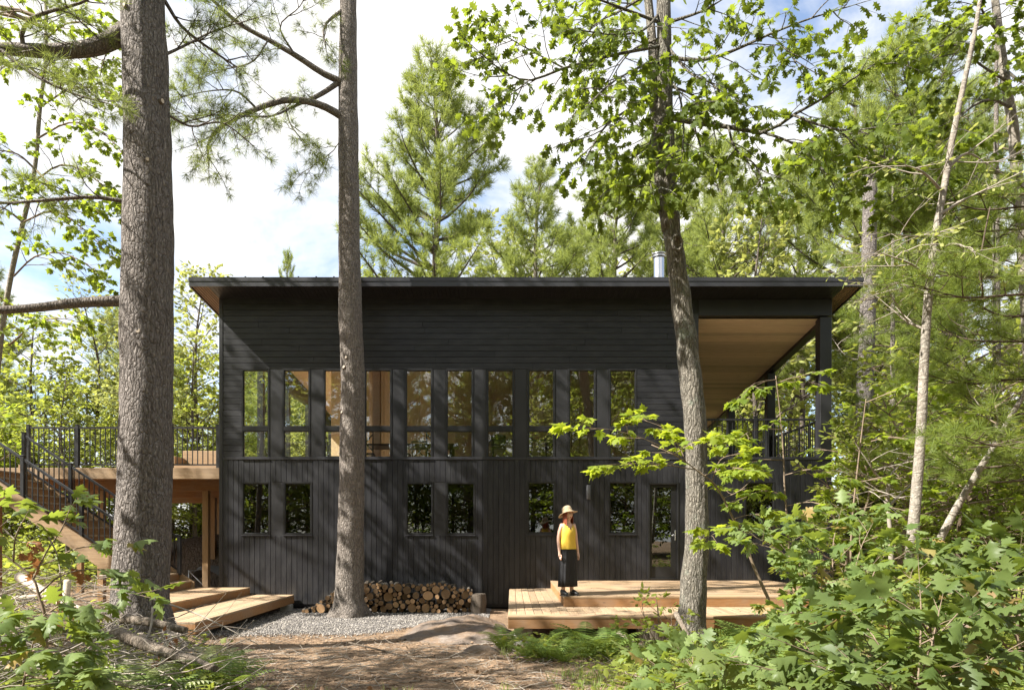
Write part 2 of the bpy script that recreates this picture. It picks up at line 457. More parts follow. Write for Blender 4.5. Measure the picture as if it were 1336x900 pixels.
M['dead_log'] = m_bark('fallen_log_bark',(.08,.06,.045),(.26,.21,.16),(.36,.31,.25),14,5,.015)
M['pale_log'] = m_wood('debarked_log',(.52,.43,.33),(.66,.57,.46),0,.8,False)
M['stem'] = m_plain('sapling_stem',(.20,.15,.105),.75,.2,0,.25,12)
M['needle'] = m_leaf('pine_needles',(.065,.105,.022),(.21,.265,.055),(.38,.46,.06),.42,.42)
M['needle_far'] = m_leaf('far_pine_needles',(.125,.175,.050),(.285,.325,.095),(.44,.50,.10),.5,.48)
M['needle_top'] = m_leaf('upper_pine_needles',(.070,.105,.035),(.17,.205,.06),(.30,.35,.07),.5,.5)
M['oak'] = m_leaf('oak_leaves',(.058,.090,.016),(.12,.160,.026),(.33,.41,.035),.38,.48)
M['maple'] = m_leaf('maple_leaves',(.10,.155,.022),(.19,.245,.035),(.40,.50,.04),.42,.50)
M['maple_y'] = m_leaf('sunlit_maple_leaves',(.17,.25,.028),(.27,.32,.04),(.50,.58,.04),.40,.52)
M['under'] = m_leaf('understory_leaves',(.13,.18,.032),(.27,.305,.065),(.47,.52,.07),.45,.48)
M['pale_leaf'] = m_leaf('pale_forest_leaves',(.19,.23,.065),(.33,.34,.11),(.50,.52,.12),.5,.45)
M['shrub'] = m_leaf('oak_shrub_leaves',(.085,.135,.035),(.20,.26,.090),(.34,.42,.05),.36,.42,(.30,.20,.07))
M['shrub_dark'] = m_leaf('darker_oak_leaves',(.058,.092,.024),(.135,.180,.055),(.26,.34,.04),.33,.36,(.20,.13,.05))  # darker green, so the oak shrubs differ in hue
M['fern'] = m_leaf('fern_fronds',(.085,.150,.030),(.175,.235,.055),(.32,.40,.05),.5,.40)
M['fern_pale'] = m_leaf('sunlit_fern_fronds',(.24,.28,.14),(.36,.37,.21),(.40,.44,.18),.6,.35)  # paler copy of the fern colour, with sunlight put into it
M['grass'] = m_leaf('forest_grass',(.10,.16,.035),(.22,.26,.08),(.34,.40,.08),.5,.4)
M['dry'] = m_leaf('dry_leaves',(.20,.085,.035),(.36,.17,.07),(.42,.18,.06),.7,.3)
M['litter'] = m_leaf('leaf_litter',(.13,.075,.042),(.36,.25,.16),(.2,.12,.06),.8,.1)
M['straw'] = m_plain('straw_hat',(.52,.40,.26),.8,.2,0,.15,30)
M['yellow'] = m_plain('yellow_blouse',(.70,.47,.06),.6,.3,0,.08,9)
M['trousers'] = m_plain('black_culottes',(.020,.020,.022),.7,.3,0,.15,9)
M['lamp'] = m_plain('lamp_metal',(.11,.11,.115),.3,.6,.3,.1,5)
M['hair'] = m_plain('auburn_hair',(.24,.06,.025),.45,.4,0,.3,20)
M['skin'] = m_plain('skin',(.72,.46,.35),.5,.35,0,.06,10)
M['lip'] = m_plain('lips',(.45,.14,.12),.45,.4,0,.05)
M['eye'] = m_plain('dark_eyes',(.03,.02,.015),.3,.5,0,.05)
M['shoe'] = m_plain('black_shoe',(.018,.018,.018),.4,.5,0,.1)
M['sole'] = m_plain('shoe_sole',(.10,.09,.08),.8,.2,0,.1)
M['cut'] = None
# ------------------------------------------------------------------ cut wood end: growth rings about the log's own axis
def m_cut(name, c1, c2):
    t = NT(name); tc = t.n('ShaderNodeTexCoord'); sp = t.n('ShaderNodeSeparateXYZ'); t.l(tc.outputs['Object'],sp.inputs[0])
    r = t.math('SQRT', t.math('ADD', t.math('MULTIPLY',sp.outputs[0],sp.outputs[0]), t.math('MULTIPLY',sp.outputs[2],sp.outputs[2])))
    ob = t.n('ShaderNodeObjectInfo').outputs['Random']
    ns = t.noise(t.coords((9,9,9)),1.0,4)
    ring = t.math('SINE', t.math('ADD', t.math('MULTIPLY',r,420.0), t.math('MULTIPLY',ns,9.0)))
    c = t.mixc(t.math('MULTIPLY_ADD',ring,.16) , c2, c1)
    c = t.mixc(t.ramp(r,[(.0,.5),(.04,.12)]), c, [x*.55 for x in c1])
    c = t.mixc(t.ramp(ns,[(.55,0.0),(.7,.5)]), c, [x*.4 for x in c1])
    c = t.mixc(1.0, c, t.ramp(ob,[(0,(.36,.35,.34)),(.5,(.78,.72,.66)),(1,(1.2,1.1,1.0))]), 'MULTIPLY')
    return t.done(c,.8,t.bump(ns,.3,.004),.15)
M['cut'] = m_cut('cut_wood_end',(.34,.215,.115),(.47,.335,.205))

# ------------------------------------------------------------------ ground
def sst(a,b,x):
    t = min(max((x-a)/(b-a),0),1); return t*t*(3-2*t)
def gz(x,y):
    z = .36*sst(13.0,5.0,y)
    z += .50*sst(-4.6,-6.6,x)*sst(13.6,10.2,y)*sst(3.5,7.5,y)
    z += .22*sst(2.2,5.5,x)*sst(12.0,8.5,y)
    z += .10*sst(9,13,x)
    z += -.25*sst(-4.9,-5.6,x)*sst(11.0,12.2,y)*sst(24,19,y)*0
    w = sst(15.6,13.0,y) if y < 16 else sst(17,40,y)
    a = .05*w + (.25*sst(30,60,abs(x)+max(0,y-20)))
    z += a*(noise.noise(Vector((x*.45,y*.45,1.3)))*1.2+.5*noise.noise(Vector((x*1.3,y*1.3,4)))) 
    z += .018*w*noise.noise(Vector((x*4,y*4,8)))
    return z
def ground():
    xs = np.unique(np.concatenate([np.linspace(-160,-16,30),np.linspace(-16,16,190),np.linspace(16,160,30)]))
    ys = np.unique(np.concatenate([np.linspace(-80,0,20),np.linspace(0,18,140),np.linspace(18,60,50),np.linspace(60,220,20)]))
    vs = [(x,y,gz(x,y)) for y in ys for x in xs]; n = len(xs)
    mb = MB(); mb.add(vs,[(j*n+i,j*n+i+1,(j+1)*n+i+1,(j+1)*n+i) for j in range(len(ys)-1) for i in range(n-1)],True)
    t = NT('forest_soil'); v = t.coords()
    a = t.noise(v,.55,5,.6); b = t.noise(v,7,6,.7); c_ = t.noise(v,45,4,.7); vo = t.voro(v,26,'F1','Color')
    col = t.ramp(b,[(.28,(.115,.070,.042)),(.5,(.25,.17,.108)),(.72,(.40,.29,.19))])
    col = t.mixc(t.ramp(a,[(.45,0.0),(.62,.55)]), col, (.16,.105,.065))
    sep = t.n('ShaderNodeSeparateColor'); t.l(vo,sep.inputs[0])
    col = t.mixc(t.math('MULTIPLY',sep.outputs[0],.35), col, (.36,.255,.165))
    col = t.mixc(t.ramp(c_,[(.35,.5),(.5,0.0)]), col, (.06,.04,.026))
    h = t.math('ADD',t.math('MULTIPLY',b,1.0),t.math('MULTIPLY',c_,.6))
    t.done(col,.95,t.bump(h,.9,.05),.1)
    tag(mb.build('ground',t.m),kind='structure')
ground()
rs = np.random.RandomState(7); rg = random.Random(7)

# gravel strip along the wall: a sheet and loose stones, nobody could count them
def gravel():
    t = NT('grey_gravel'); v = t.coords()
    c = t.voro(v,34,'F1','Color'); d = t.voro(v,34); sep = t.n('ShaderNodeSeparateColor'); t.l(c,sep.inputs[0])
    col = t.ramp(sep.outputs[0],[(0,(.07,.07,.075)),(.5,(.185,.17,.155)),(1,(.37,.335,.295))])
    t.done(col,.85,t.bump(t.math('SUBTRACT',1.0,d),1.0,.03),.2)
    edge = lambda x: 12.35 + .35*noise.noise(Vector((x*.9,0,3))) + .5*sst(-3.5,-5.5,x)*-1 + 1.1*sst(-2.9,-1.6,x)
    mb = MB(); xs = np.linspace(-5.6,-.5,60); vs=[]; k=16
    for x in xs:
        e = edge(x)
        for j in range(k):
            y = e+(17.0-e)*j/(k-1); vs.append((x,y,gz(x,y)+ (.012 if j else -.03) +.012*noise.noise(Vector((x*3,y*3,0)))))
    mb.add(vs,[(i*k+j,(i+1)*k+j,(i+1)*k+j+1,i*k+j+1) for i in range(len(xs)-1) for j in range(k-1)],True)
    tag(mb.build('gravel',t.m),kind='stuff',label='grey gravel strip along the foot of the black wall')
    # loose stones
    ov = np.array([(1,0,0),(0,1,0),(-1,0,0),(0,-1,0),(0,0,.7),(0,0,-.7)])*.5; of=[(0,1,4),(1,2,4),(2,3,4),(3,0,4),(1,0,5),(2,1,5),(3,2,5),(0,3,5)]
    P=[]
    while len(P)<14000:
        x=rg.uniform(-5.5,-.6); e=edge(x); y=rg.uniform(e-.25,15.9)
        if y<e and rg.random()>.35: continue
        P.append((x,y,gz(x,y)+.018))
    P=np.array(P); n=len(P); t2 = NT('gravel_stone'); isl=t2.island()
    t2.done(t2.ramp(isl,[(0,(.075,.07,.07)),(.5,(.195,.178,.16)),(1,(.46,.42,.37))]),.8,None,.2)
    tag(scatter('gravel_stones',[(ov,of)],P,rs.normal(0,1,(n,3)),rs.normal(0,1,(n,3)),rs.uniform(.014,.04,n),t2.m,rs),kind='stuff',label='loose grey stones lying over the gravel strip')
gravel()

# ------------------------------------------------------------------ house
XL, XR, XB = wx(287), wx(1085), 4.5
SL = .115
def roof_z(y): return 7.56-SL*(y-15.8)            # underside
ZB = wz(598); ZT = 7.53; YBK = 26.6
house = thing('house',(0,YW,0),'long black timber house with slanting roof, covered corner balcony and a row of tall windows','house')
WIN_U = [317+53.2*i for i in range(10)]
def cut_iv(a,b,cuts):
    iv=[(a,b)]
    for c,d in cuts:
        nx=[]
        for p,q in iv:
            if d<=p or c>=q: nx.append((p,q)); continue
            if c>p: nx.append((p,c))
            if d<q: nx.append((d,q))
        iv=nx
    return iv
def boards_h(mb,x0,x1,z0,z1,holes,y,pitch=.142,th=.022,gap=.007):
    z=z0; r=random.Random(3)
    while z<z1-.01:
        zt=min(z+pitch,z1); cuts=[(h[0],h[1]) for h in holes if h[2]<zt-.004 and h[3]>z+.004]
        for a,b in cut_iv(x0,x1,cuts):
            js=[a]; c=a+r.uniform(.8,4.2)
            while c<b-.5: js.append(c); c+=r.uniform(2.6,4.8)
            js.append(b)
            for i in range(len(js)-1):
                o=r.uniform(0,.0018); mb.box(js[i]+.0012,js[i+1]-.0012,y-th-o,y,z,zt-gap,.003)
        z+=pitch
def boards_v(mb,x0,x1,z0,z1,holes,y,pitch=.128,th=.022,gap=.008):
    xs=[x0]; x=x0
    while x<x1-.001: x=min(x+pitch,x1); xs.append(x)
    r=random.Random(5)
    for a,b in zip(xs[:-1],xs[1:]):
        o=r.uniform(0,.002); br=[a,b]
        for h in holes:
            for e in h[:2]:
                if a+.004<e<b-.004: br.append(e)
        br=sorted(br)
        for i in range(len(br)-1):
            p,q=br[i],br[i+1]; m=(p+q)/2
            cuts=[(h[2],h[3]) for h in holes if h[0]<m<h[1]]
            for c,d in cut_iv(z0,z1,cuts):
                mb.box(p+(gap/2 if i==0 else 0),q-(gap/2 if i==len(br)-2 else 0),y-th-o,y,c,d,.003)
def wall_holes(mb,x0,x1,z0,z1,holes,ya,yb):
    xs=sorted({x0,x1,*[e for h in holes for e in h[:2] if x0<e<x1]})
    for a,b in zip(xs[:-1],xs[1:]):
        m=(a+b)/2
        for c,d in cut_iv(z0,z1,[(h[2],h[3]) for h in holes if h[0]<m<h[1]]): mb.box(a,b,ya,yb,c,d)

RX0, RX1 = wx(315.5), wx(830)                     # the strip of tall windows with its infill panels
RZ0, RZ1 = wz(599.5), wz(481)
low = [(wx(315.5),wx(407.5),wz(699),wz(628.5)),(wx(529),wx(620.5),wz(699),wz(628.5)),(wx(687.3),wx(725),wz(698),wz(627.5)),
       (wx(793.5),wx(831),wz(698),wz(627.5)),(wx(971),wx(1011),wz(698),wz(628))]
door = (wx(845),wx(886),wz(755.5),wz(629))
# upper front: horizontal boards; lower front: vertical boards
mb=MB(); boards_h(mb,XL+.075,XB-.12,ZB+.035,ZT,[(RX0,RX1,RZ0-.05,RZ1)],YW); mb.build('upper_siding',M['side_h'],house)
mb=MB(); boards_v(mb,XL+.075,XR-.002,.12,ZB-.03,low+[door],YW); mb.build('lower_siding',M['side_v'],house)
mb=MB()
wall_holes(mb,XL,XB,ZB,ZT+.3,[(RX0,RX1,RZ0,RZ1)],YW+.002,YW+.16)
wall_holes(mb,XL,XR,.05,ZB,low+[door],YW+.003,YW+.16)
mb.box(XL+.05,XR-.05,YW+.16,YBK-.2,-.3,.05)
mb.build('wall',M['black'],house)
mb=MB(); mb.box(XL-.012,XL+.075,YW-.034,YW+.1,.10,7.5,.004); mb.box(XB-.12,XB,YW-.030,YW+.12,ZB,7.12,.004)
mb.box(XL+.078,XR-.01,YW-.036,YW,ZB-.03,ZB+.032,.004); mb.build('trim',M['fascia'],house)
# side and back walls
mb=MB(); boards=[]
def wall_x(mb,x0,x1,y0,y1,z0,z1,holes):           # a wall along y; holes (y0,y1,z0,z1)
    ys=sorted({y0,y1,*[e for h in holes for e in h[:2] if y0<e<y1]})
    for a,b in zip(ys[:-1],ys[1:]):
        for c,d in cut_iv(z0,z1,[(h[2],h[3]) for h in holes if h[0]<(a+b)/2<h[1]]): mb.box(x0,x1,a,b,c,d)
SIDEH=[(16.9,18.9,3.5,6.7),(19.05,21.1,3.5,6.45),(21.25,23.3,3.5,6.2),(23.45,26.2,3.5,5.9)]
wall_x(mb,XL,XL+.16,YW+.17,YBK,0,ZB,[]); wall_x(mb,XL,XL+.16,YW+.17,YBK,ZB,6.75,SIDEH)
wall_x(mb,XR-.16,XR,YW+.17,YBK,0,ZB-.1,[]); wall_x(mb,XB-.16,XB-.002,YW+.17,YBK,ZB,6.75,[])
BACKH=[(-6.7,-4.7,3.5,6.0),(-4.55,-2.5,3.5,6.0),(-2.35,.4,3.5,6.0),(.6,2.4,3.7,6.0)]
wall_holes(mb,XL+.16,XB-.16,.0,6.6,BACKH,YBK-.16,YBK); wall_holes(mb,XB-.159,XR-.16,0,ZB-.1,[],YBK-.158,YBK)
mb.build('side_wall',M['side_v'],house)
# roof: sloping slab with standing seams, metal edge, boarded side soffits
RX = (at(247,0,15.8).x, at(1126,0,15.8).x); YF, YR = 15.8, 27.4
def slope_box(mb,x0,x1,y0,y1,b,t):
    vs=[(x,y,roof_z(y)+o) for y in (y0,y1) for x in (x0,x1) for o in (b,t)]
    mb.add(vs,[(0,1,3,2),(4,6,7,5),(0,4,5,1),(2,3,7,6),(1,5,7,3),(0,2,6,4)])
mb=MB(); slope_box(mb,RX[0]+.02,RX[1]-.02,YF+.02,YR,.03,.16)
x=RX[0]+.05
while x<RX[1]: slope_box(mb,x,x+.03,YF-.015,YR,.161,.205); x+=.41
roof=mb.build('roof',M['fascia'],house)
mb=MB(); slope_box(mb,RX[0],RX[1],YF-.02,YF+.018,-.030,.10); slope_box(mb,RX[0]-.01,RX[1]+.01,YF-.032,YF-.0201,.085,.175)
slope_box(mb,RX[0]-.012,RX[0]+.018,YF+.02,YR,-.030,.16); slope_box(mb,RX[1]-.018,RX[1]+.012,YF+.02,YR,-.030,.16)
mb.build('fascia',M['fascia'],roof)
mb=MB(); x=XL-.0
while x<XR: slope_box(mb,x,x+.094,YF+.02,YW+.0,.002,.026); x+=.1
mb.build('front_soffit',M['black'],roof)
for xa,xb in ((RX[0]+.02,XL-.002),(XR+.002,RX[1]-.02)):
    mb=MB(); x=xa; w=(xb-xa)/6
    for i in range(6): slope_box(mb,xa+i*w+.006,xa+(i+1)*w-.006,YF+.02,YR,.002,.027)
    mb.build('side_soffit',M['soffit'],roof)
# stovepipe
fp=at(860,0,20); mb=MB(); mb.lathe([(.165,7.0),(.165,9.86),(.16,9.88)],(fp.x,20,0),28); ch=mb.build('chimney',M['steel'],roof)
mb=MB(); mb.lathe([(.165,9.885),(.2,9.89),(.205,9.93),(.17,9.935),(.17,9.97),(.215,9.975),(.215,10.0),(.02,10.05)],(fp.x,20,0),28); mb.build('cap',M['steel'],ch)
mb=MB(); 
for h in (8.2,9.1): mb.lathe([(.168,h),(.172,h+.01),(.172,h+.045),(.168,h+.055)],(fp.x,20,0),28)
mb.build('band',M['steel'],ch)

# windows
def window(x0,x1,z0,z1,transom=None,deep=.045,fw=.038,glass='glass',lite=True):
    y=YW-.030
    mb=MB(); mb.box(x0,x0+fw,y,YW+.09,z0,z1,.004); mb.box(x1-fw,x1,y,YW+.09,z0,z1,.004)
    mb.box(x0+fw,x1-fw,y,YW+.09,z1-fw,z1,.004); mb.box(x0+fw,x1-fw,y,YW+.09,z0,z0+fw,.004)
    fr=mb.build('window',M['frame'],house)
    spans=[(z0+fw,z1-fw)]
    if transom:
        t0,t1=transom; b=MB(); b.box(x0+fw,x1-fw,y-.003,YW+.085,t0,t1,.004); b.build('transom',M['frame'],fr); spans=[(z0+fw,t0),(t1,z1-fw)]
    for i,(a,b_) in enumerate(spans):
        s=MB(); w=.016; ys=y+.018
        s.box(x0+fw,x0+fw+w,ys,ys+.04,a,b_,.003); s.box(x1-fw-w,x1-fw,ys,ys+.04,a,b_,.003)
        s.box(x0+fw+w,x1-fw-w,ys,ys+.04,a,a+w,.003); s.box(x0+fw+w,x1-fw-w,ys,ys+.04,b_-w,b_,.003)
        s.build('sash',M['frame'],fr)
        g=MB(); g.box(x0+fw+w,x1-fw-w,ys+.018,ys+.024,a+w,b_-w); g.build('pane',M[glass],fr)
    s=MB(); s.box(x0-.004,x1+.004,y-.025,y+.004,z0-.022,z0+.002,.003); s.build('sill',M['fascia'],fr)
    return fr
for i,px in enumerate(WIN_U):
    window(wx(px-1.6),wx(px+35.0),RZ0+.024,RZ1-.004,(wz(562.5),wz(556.3)))
for i in range(9):
    mb=MB(); mb.box(wx(WIN_U[i]+35.0)+.003,wx(WIN_U[i+1]-1.6)-.003,YW-.018,YW+.09,RZ0+.002,RZ1-.004,.004); mb.build('infill_panel',M['panel'],house)
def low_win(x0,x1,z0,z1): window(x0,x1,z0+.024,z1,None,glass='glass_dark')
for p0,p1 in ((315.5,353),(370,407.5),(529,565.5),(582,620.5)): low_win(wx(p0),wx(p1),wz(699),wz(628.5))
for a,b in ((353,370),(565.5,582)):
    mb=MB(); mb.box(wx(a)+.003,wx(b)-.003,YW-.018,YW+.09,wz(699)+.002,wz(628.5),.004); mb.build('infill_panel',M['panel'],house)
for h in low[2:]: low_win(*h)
# door
x0,x1,z0,z1=door; mb=MB(); mb.box(x0,x0+.05,YW-.034,YW+.12,z0,z1,.004); mb.box(x1-.05,x1,YW-.034,YW+.12,z0,z1,.004); mb.box(x0+.05,x1-.05,YW-.034,YW+.12,z1-.05,z1,.004); mb.box(x0+.05,x1-.05,YW-.03,YW+.12,z0,z0+.03,.003)
dr=mb.build('door',M['frame'],house)
gx0,gx1,gz0,gz1=wx(851),wx(876),wz(739),wz(635.5)
mb=MB(); wall_holes(mb,x0+.053,x1-.053,z0+.034,z1-.053,[(gx0,gx1,gz0,gz1)],YW+.03,YW+.075); mb.build('door_leaf',M['frame'],dr)
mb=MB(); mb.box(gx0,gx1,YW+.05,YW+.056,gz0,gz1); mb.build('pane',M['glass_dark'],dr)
mb=MB(); hx=x1-.085; mb.box(hx-.014,hx+.014,YW+.018,YW+.029,1.66,1.9,.003); mb.tube([(hx,YW+.02,1.78),(hx,YW-.03,1.78),(hx-.1,YW-.035,1.78)],[.010,.010,.008],8); mb.build('handle',M['alu'],dr)
# wall lamp
lx,lz=wx(767),wz(642.5)
lamp=thing('wall_lamp',(lx,YW-.025,lz),'small black cylindrical outdoor lamp fixed on the siding beside the woman','lamp')
mb=MB(); mb.box(lx-.035,lx+.035,YW-.036,YW-.026,lz-.09,lz+.09,.004); mb.box(lx-.02,lx+.02,YW-.07,YW-.036,lz-.03,lz+.03,.004); mb.build('mounting_plate',M['lamp'],lamp)
mb=MB(); mb.lathe([(.0,-.165),(.05,-.165),(.058,-.17),(.06,-.16),(.06,.16),(.058,.17),(.05,.165),(0,.165)],(lx,YW-.13,lz),22); mb.build('lamp_shade',M['lamp'],lamp)

# interior: floor, panelled walls, sloping wooden ceiling
mb=MB(); mb.box(XL+.16,XB-.16,YW+.163,YBK-.163,3.16,3.40); mb.build('interior_floor',M['int_floor'],house)
mb=MB(); slope_box(mb,XL+.163,XB-.163,YW+.163,YBK-.163,-.06,.0); mb.build('interior_ceiling',M['ceil'],house)
mb=MB(); mb.box(-5.4,XB-.165,20.4,20.5,3.401,roof_z(20.5)-.07)
for i in range(19):
    x=-5.4+i*.53
    mb.box(x+.004,min(x+.526,XB-.17),20.37,20.399,3.402,roof_z(20.4)-.08,.003)
mb.build('interior_wall',M['interior'],house)
mb=MB(); mb.box(XB-.19,XB-.165,YW+.17,20.36,3.402,roof_z(20.36)-.07); mb.build('partition',M['white_wall'],house)
mb=MB(); mb.box(-3.86,-3.66,18.9,19.1,3.402,roof_z(19.1)-.07); mb.build('interior_post',M['ceil'],house)
mb=MB(); mb.bar((XL+.2,18.3,6.35),(XB-.2,18.3,6.35),.03,.03); mb.build('tie_rod',M['black'],house)
# dining table and chairs seen through the glass
tb=thing('dining_table',(-2.9,18.25,3.4),'dark dining table seen through the tall windows','table')
mb=MB(); mb.box(-4.35,-1.45,17.8,18.7,4.12,4.17,.006); mb.build('tabletop',M['black'],tb)
for sx in (-4.2,-1.6):
    for sy in (17.92,18.58):
        mb=MB(); mb.box(sx-.04,sx+.04,sy-.04,sy+.04,3.401,4.119,.004); mb.build('leg',M['black'],tb)
def chair(x,y,rot,label):
    c=thing('dining_chair',(0,0,0),label,'chair','dining chairs around the table')
    mb=MB(); mb.box(-.22,.22,-.21,.22,.43,.47,.01); mb.build('seat',M['black'],c)
    for sx in (-.19,.19):
        mb=MB(); mb.bar((sx,-.19,0),(sx,-.19,.43),.035,.035); mb.build('leg',M['black'],c)
        mb=MB(); mb.tube([(sx,.21,0),(sx,.2,.45),(sx*1.05,.26,1.0)],[.018,.02,.016],6); mb.build('leg',M['black'],c)
    mb=MB(); mb.bar((-.19,.205,.52),(.19,.25,.93),.02,.03); mb.bar((.19,.205,.52),(-.19,.25,.93),.02,.03); mb.tube([(-.22,.26,1.0),(0,.285,1.02),(.22,.26,1.0)],.026,6); mb.build('backrest',M['black'],c)
    c.location=(x,y,3.401); c.rotation_euler=(0,0,rot); return c
CH=['black cross-back chair at the left end of the dining table','black cross-back chair with its back to the third tall window','black cross-back chair with its back to the fourth tall window','black cross-back chair with its back to the fifth tall window','black cross-back chair on the far side of the dining table']
for (x,y,r_),lb in zip(((-4.75,18.25,math.pi/2),(-3.75,17.55,math.pi+.1),(-2.85,17.5,math.pi-.08),(-2.0,17.55,math.pi+.15),(-2.6,18.95,.05)),CH): chair(x,y,r_,lb)
# kitchen island
kt=thing('kitchen_island',(.3,18.6,3.4),'pale kitchen island behind the middle tall windows','counter')
mb=MB(); mb.box(-.6,1.4,18.3,19.2,3.402,4.30,.004); mb.build('cabinet',M['interior'],kt)
mb=MB(); mb.box(-.65,1.45,18.25,19.25,4.302,4.345,.005); mb.build('worktop',M['black'],kt)
for i,x in enumerate((-.35,.35,1.05)):
    s=thing('bar_stool',(x,17.9,3.4),['black bar stool at the left end of the island','black bar stool at the middle of the island','black bar stool at the right end of the island'][i],'stool','bar stools at the island')
    mb=MB(); mb.box(x-.19,x+.19,17.72,18.08,4.05,4.09,.01); mb.build('seat',M['black'],s)
    mb=MB(); mb.box(x-.19,x+.19,17.72,17.745,4.1,4.38,.008); mb.build('backrest',M['black'],s)
    for a,b in ((-.16,17.75),(.16,17.75),(-.16,18.05),(.16,18.05)):
        mb=MB(); mb.bar((x+a,b,3.401),(x+a*.9,b,4.05),.03,.03); mb.build('leg',M['black'],s)

# covered balcony on the right
mb=MB(); mb.box(XB,XR-.003,YW+.165,YBK,ZB-.22,ZB-.04); mb.build('balcony_floor',M['cedar'],house)
mb=MB(); mb.box(XB+.002,XR,YW-.026,YW+.16,roof_z(YW)-.40,roof_z(YW)-.004,.005); mb.build('header_beam',M['panel'],house)
mb=MB(); 
y=YW+.17
while y<YBK: 
    y2=min(y+.19,YBK); slope_box(mb,XB+.003,XR-.2,y+.001,y2-.001,-.43,-.40); y=y2
cl=mb.build('balcony_ceiling',M['ceil'],house)
mb=MB(); slope_box(mb,XR-.2,XR-.002,YW+.165,YBK,-.52,-.003); mb.build('side_beam',M['panel'],house)
for y,w in ((YW-.024,.28),(20.0,.24),(23.6,.24)):
    mb=MB(); mb.box(XR-w,XR-.004,y,y+w,ZB-.03 if y<17 else ZB-.039,roof_z(y+w)-(.405 if y<17 else .525),.006); mb.build('balcony_post',M['panel'],house)
# railings: posts, two rails and balusters, straight or sloping
def railing(parent,a,b,h=1.02,posts=None,gap=.125,name='railing',foot=.09,pw=.075,post_ext=.06,mat=None):
    mat=mat or M['black']; a=Vector(a); b=Vector(b); d=b-a; L=Vector((d.x,d.y,0)).length
    rl=MB(); up=Vector((0,0,1)); rl.bar(a+up*h,b+up*h,.055,.045)
    r_=rl.build(name,mat,parent)
    s=MB(); s.bar(a+up*foot,b+up*foot,.035,.035); s.build('bottom_rail',mat,r_)
    for t in (posts if posts is not None else (0,1)):
        p=a.lerp(b,t); m=MB(); m.box(p.x-pw/2,p.x+pw/2,p.y-pw/2,p.y+pw/2,p.z+.002,p.z+h+post_ext,.004); m.box(p.x-pw*.6,p.x+pw*.6,p.y-pw*.6,p.y+pw*.6,p.z+h+post_ext+.001,p.z+h+post_ext+.018,.004); m.build('post',mat,r_)
    n=int(L/gap); first=None
    for i in range(1,n):
        t=i/n
        if any(abs(t-q)*L<pw*.7 for q in (posts or ())): continue
        p=a.lerp(b,t)
        if first is None:
            m=MB(); q=a; m.box(q.x-.0095,q.x+.0095,q.y-.0095,q.y+.0095,q.z+foot+.0,q.z+h-.01); first=m.build('baluster',mat,r_); first.location=p-q
        else:
            c=first.copy(); COL.objects.link(c); c.location=p-a
    return r_
zb=ZB-.038
railing(house,(XB+.03,YW+.25,zb),(XR-.3,YW+.25,zb),posts=(0,.5))
railing(house,(XR-.1,YW+.3,zb),(XR-.1,19.98,zb),posts=(1,))
railing(house,(XR-.1,20.3,zb),(XR-.1,23.58,zb),posts=())
railing(house,(XB+.03,YBK-.1,zb),(XR-.1,YBK-.1,zb),posts=(0,.5,1))

# ------------------------------------------------------------------ raised deck on the left with its railing
ZD=3.43
dk=thing('raised_deck',(-10,20,0),'raised timber deck with black metal railing left of the house','deck')
DX0,DX1,DY0,DY1=-13.6,XL-.04,16.75,25.0
mb=MB(); x=DX0
while x<DX1: mb.box(x+.003,min(x+.137,DX1),DY0+.02,DY1,ZD-.035,ZD,.004); x+=.14
mb.build('decking',M['cedar_y'],dk)
mb=MB(); mb.box(DX0,DX1,DY0-.025,DY0+.018,ZD-.27,ZD+.002,.006); mb.build('fascia',M['cedar'],dk)
mb=MB()
for y in np.arange(DY0+.4,DY1,.41): mb.box(DX0+.05,DX1,y,y+.04,ZD-.25,ZD-.037)
mb.build('joist',M['cedar_red'],dk)
for y in (17.6,21.0,24.6):
    mb=MB(); mb.box(DX0,DX1,y,y+.09,ZD-.50,ZD-.252,.005); mb.build('beam',M['cedar_red'],dk)
    for x in (-13.3,-10.6,-9.2,-7.9 if y<18 else -8.1):
        mb=MB(); mb.box(x-.075,x+.075,y-.03,y+.12,gz(x,y)-.1,ZD-.502,.006); mb.build('post',M['cedar_z'],dk)
for x in (-9.6,-8.5):
    mb=MB(); mb.bar((x,24.65,ZD-1.1),(x+.6,24.65,ZD-.52),.09,.09); mb.build('brace',M['cedar_red'],dk)
xs_post=[(37,0),(101,0),(224,0),(284.5,0)]
dx=[(p-CX)*16.85/FP for p,_ in xs_post]
La=dx[-1]-dx[0]
railing(dk,(dx[0],16.85,ZD),(dx[-1],16.85,ZD),h=1.0,posts=[(d-dx[0])/La for d in dx])
railing(dk,(DX0+.1,DY1-.1,ZD),(DX1-.05,DY1-.1,ZD),h=1.0,posts=(0,.25,.5,.75,1),gap=.16)
# outdoor chairs on the deck
def lounge(x,y,label):
    c=thing('outdoor_sofa',(x,y,ZD),label,'sofa')
    mb=MB(); mb.box(x-.8,x+.8,y-.35,y+.35,ZD+.22,ZD+.32,.01); mb.build('seat',M['cedar'],c)
    mb=MB(); mb.box(x-.8,x+.8,y+.27,y+.35,ZD+.33,ZD+.78,.01); mb.build('backrest',M['cedar'],c)
    for sx in (-.76,.76):
        mb=MB(); mb.box(x+sx-.04,x+sx+.04,y-.33,y+.26,ZD+.33,ZD+.56,.01); mb.build('armrest',M['cedar'],c)
        for sy in (-.3,.3):
            mb=MB(); mb.box(x+sx-.03,x+sx+.03,y+sy-.03,y+sy+.03,ZD+.001,ZD+.219); mb.build('leg',M['cedar_z'],c)
lounge(-8.7,19.4,'low wooden outdoor sofa behind the deck railing')
